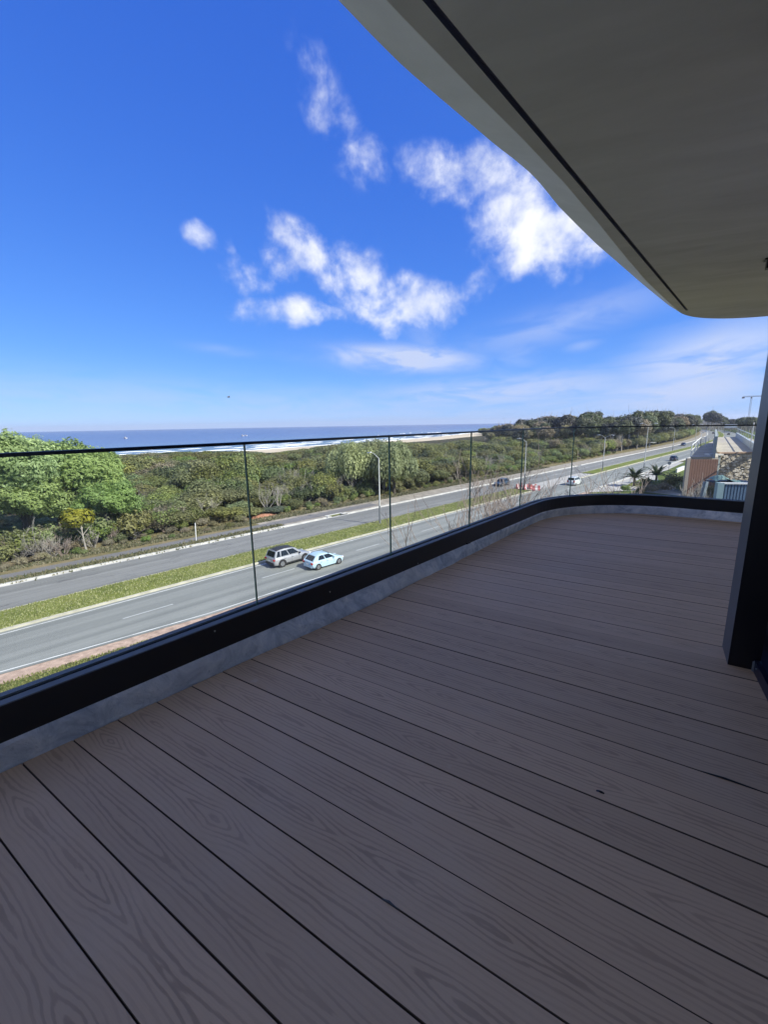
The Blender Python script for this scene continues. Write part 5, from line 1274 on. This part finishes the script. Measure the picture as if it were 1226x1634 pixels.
# blue panel shed with green sheet, planks
bs = at(1153, 771, 8.5); be = at(1225, 772, 8.5); ds = (be-bs); LSd = ds.length; ds.normalize(); rS = Matrix.Rotation(math.atan2(ds.y, ds.x), 3, 'Z'); nS = Vector((-ds.y, ds.x, 0))
shd = empty('panel_shed', bs.xy.to_3d()); tag(shd, 'blue-grey corrugated panel shed below the stone wall', 'shed')
M_bl = simple('blue_panel', (.10, .16, .24), .5, .1, .4, .1, 2); M_te = simple('teal_panel', (.22, .32, .34), .6)
npn = 14
for k in range(npn):
    w_ = LSd/npn; c_ = ds*(w_*(k+.5)); m = MB(); m.quad_box((0, 0, 0), (w_*.62, .12, 4.2), rS); m.quad_box(tuple(nS*.05), (w_*.98, .05, 4.2), rS); m.build('panel', M_bl, shd, loc=(c_.x, c_.y, 6.35))
m = MB(); c_ = ds*(LSd/2); m.quad_box(c_+Vector((0, 0, 8.5))+nS*.0, (LSd+.3, .3, .12), rS); m.build('edge_trim', M_white, shd)
m = MB(); c_ = ds*(LSd/2)+nS*1.6; m.quad_box(c_+Vector((0, 0, 8.35)), (LSd, 3.0, .1), rS); m.build('roof_sheet', M_gasket, shd)
m = MB(); m.quad_box((0, 0, 0), (.5, .5, 4.3), rS); m.build('corner_post', M_te, shd, loc=tuple(-ds*.15+Vector((0, 0, 6.4))))
# draped tarpaulin on top
g1 = at(1166, 762, 8.9); tp = empty('tarpaulin', (g1.x, g1.y, 8.45), math.atan2(ds.y, ds.x)); m = MB(); rows = []; r6 = random.Random(3)
for i in range(12):
    row = []
    for j in range(7):
        x = -1.0+i*.20; y = j*.30; row.append(Vector((x, y, .55*math.sin(math.pi*min(1, i/8+.1))*(.5+.5*math.sin(math.pi*j/6))+r6.uniform(-.06, .06))))
    rows.append(row)
m.strip(rows); o = m.build('sheet', simple('tarp_green', (.13, .21, .19), .6, 0, .4, .3, 3), tp); sm = o.modifiers.new('thickness', 'SOLIDIFY'); sm.thickness = .02; tag(tp, 'crumpled green-grey sheet heaped on the blue shed', 'tarpaulin')
# leaning plank, upright sheets and dry twigs in front of the screen
a = at(1128.5, 741, 9.0); b = at(1146.5, 788, 6.2); m = MB(); dvec = (b-a); m.quad_box((0, 0, 0), (dvec.length, .16, .05), dvec.to_track_quat('X', 'Z').to_matrix()); o = m.build('leaning_plank', simple('weathered_plank', (.42, .36, .29), .8, 0, .2, .1, 3), loc=tuple((a+b)/2)); tag(o, 'long pale plank leaning beside the brown screen', 'plank')
for i, (x0, x1, yt, yb, lab) in enumerate([(1120, 1125, 768, 790, 'pale blue sheet standing upright, the left one'), (1125, 1130, 765, 790, 'pale blue sheet standing upright, the right one')]):
    a = at(x0, yt, 8.3); b = at(x1, yt, 8.3); m = MB(); m.quad_box((0, 0, 0), ((b-a).length*.85, .06, 3.2), rB @ Matrix.Rotation(R(6), 3, 'Y')); o = m.build('metal_sheet', simple('sheet_blue%d' % i, (.33, .42, .48), .4), loc=tuple((a+b)/2+Vector((0, 0, -1.6)))); tag(o, lab, 'sheet')
for i, (x, yt, lab) in enumerate([(1108, 758, 'dry bare bush before the brown screen, left'), (1116, 752, 'dry bare bush before the brown screen, tallest'), (1124, 762, 'dry bare bush before the brown screen, near the sheets'), (1135, 764, 'dry bare bush behind the leaning plank')]):
    pp = at(x, yt, 8.9); bare('bare_shrub', 0, 0, 3.3, M_pale, 60+i, lab, 3, 3, .35, 5, .05, .2, loc=(pp.x, pp.y, 4.2), cat='bush')
for k, (x, y, z_, sc, key, lab) in enumerate([(1138, 786, 6.5, 1.1, 'shrub10', 'green bush at the foot of the leaning plank')]):
    pp = at(x, y, z_); plant(key, Vector((pp.x, pp.y, z_-1)), sc, label=lab)
# raised yard that carries shed, sheets and bushes
y0 = at(1100, 790, 4.2)
m = MB(); m.prism([p[:2] for p in (at(1096, 775, 4.2), at(1230, 800, 4.2), aR+Vector((0, -1, 0)), aL, bR, bL)], 0, 4.2); o = m.build('yard_terrace', M_gr); tag(o, 'raised back yard between the brown screen and the shed', 'yard')
# white low wall / car port piece near the road
p = at(1086, 752, 0); e = empty('low_garden_wall', p, TH); m = MB(); m.quad_box((0, 0, .5), (9, .3, 1.0)); m.build('wall', M_ren, e); m = MB(); m.quad_box((0, 0, 1.05), (9.2, .45, .1)); m.build('coping', M_white, e); tag(e, 'low white garden wall left of the brown screen', 'garden wall')

# every repeat says where it stands between things one can find
MARKS = [(-200, 'left of the yellow tree'), (122, 'between yellow tree and marker post'), (313, 'between marker post and soil heap'), (412, 'between soil heap and drain inlet'), (530, 'behind drain inlet and first street lamp'), (640, 'between first street lamp and dark blue car'), (795, 'behind dark blue car and barriers'), (860, 'behind the white van'), (940, 'behind the double-armed lamp'), (1010, 'left of the roadside shelter'), (1050, 'right of the roadside shelter'), (1105, 'above the terrace rail'), (1128, 'above the wall blade'), (1150, 'left of the distant board'), (1168, 'right of the distant board'), (1188, 'under the distant crane')]
KND = {'scrub_tree': 'olive scrub tree', 'brown_scrub_tree': 'brownish scrub tree', 'green_scrub_tree': 'leafy green scrub tree', 'dark_scrub_tree': 'dark evergreen scrub tree', 'brown_shrub': 'brownish shrub', 'olive_shrub': 'olive shrub', 'leafy_shrub': 'leafy green shrub', 'eucalyptus_tree': 'tall dark eucalyptus', 'brown_eucalyptus_tree': 'tall brownish eucalyptus'}
for o in list(bpy.data.objects):
    if o.parent is None and o.get('group') and o.name.split('.')[0] in KND and 'terrace' not in o['label'] and 'palm' not in o['label'] and 'fence' not in o['label'] and 'plank' not in o['label'] and 'house side' not in o['label']:
        px, py = px_of(o.location)
        if px is None: continue
        pos = [t for x, t in MARKS if px >= x] or [MARKS[0][1]]
        nn_ = o.location.dot(RN)-bend(o.location.dot(RD))
        st = o.name.split('.')[0]
        if 'shrub' in st: row_ = 'low' if o.scale[2]*1.8 < 1.9 else 'tall'; o['label'] = '%s %s at the scrub edge %s' % (row_, KND[st], pos[-1])
        elif 'euc' in st: o['label'] = '%s, %s of the wood, %s' % (KND[st], ('front edge' if hd(o.location) < 262 else ('middle' if hd(o.location) < 330 else ('back' if hd(o.location) < 500 else 'far end'))), pos[-1])
        else:
            hgt = o.scale[2]*5.5; sz = 'low' if hgt < 4.2 else ('tall' if hgt > 6.2 else 'mid-height'); row_ = 'front row' if nn_ < 67 else ('second rows' if nn_ < 80 else 'back rows')
            o['label'] = '%s %s, %s, %s' % (sz, KND[st], row_, pos[-1])
for o in list(bpy.data.objects):
    if o.parent is None and (o.get('group') or '') in ('leafless trees poking out of the scrub', 'roadside trees beyond the neighbouring roof'):
        px, py = px_of(o.location)
        if px is None: continue
        pos = ([t for x, t in MARKS if px >= x] or [MARKS[0][1]])[-1]
        if 'leafless' in o['group']: o['label'] = 'leafless pale branches in the %s scrub, %s' % ('nearer' if hd(o.location) < 95 else 'farther', pos)
        else: o['label'] = '%s roadside tree on the house side, %s' % ('nearer' if hd(o.location) < 300 else 'farther', pos)
# unused prototypes never reach the scene
for k, (e, ch, used) in PROTO.items():
    if not used:
        for c in ch:
            if k not in pk: bpy.data.objects.remove(c)
        if k not in pk: bpy.data.objects.remove(e)

# faint sea air
m = Mat('sea_air'); m.t.nodes.remove(m.b); pv = m.n('ShaderNodeVolumePrincipled'); pv.inputs['Density'].default_value = .00012; pv.inputs['Color'].default_value = (.80, .88, 1, 1); pv.inputs['Anisotropy'].default_value = .2
m.l(pv.outputs[0], m.t.nodes['Material Output'].inputs['Volume'])
mb = MB(); mb.quad_box((0, 0, 30), (16400, 16400, 70)); o = mb.build('haze', m.m); o['kind'] = 'stuff'; o['label'] = 'thin pale sea haze'
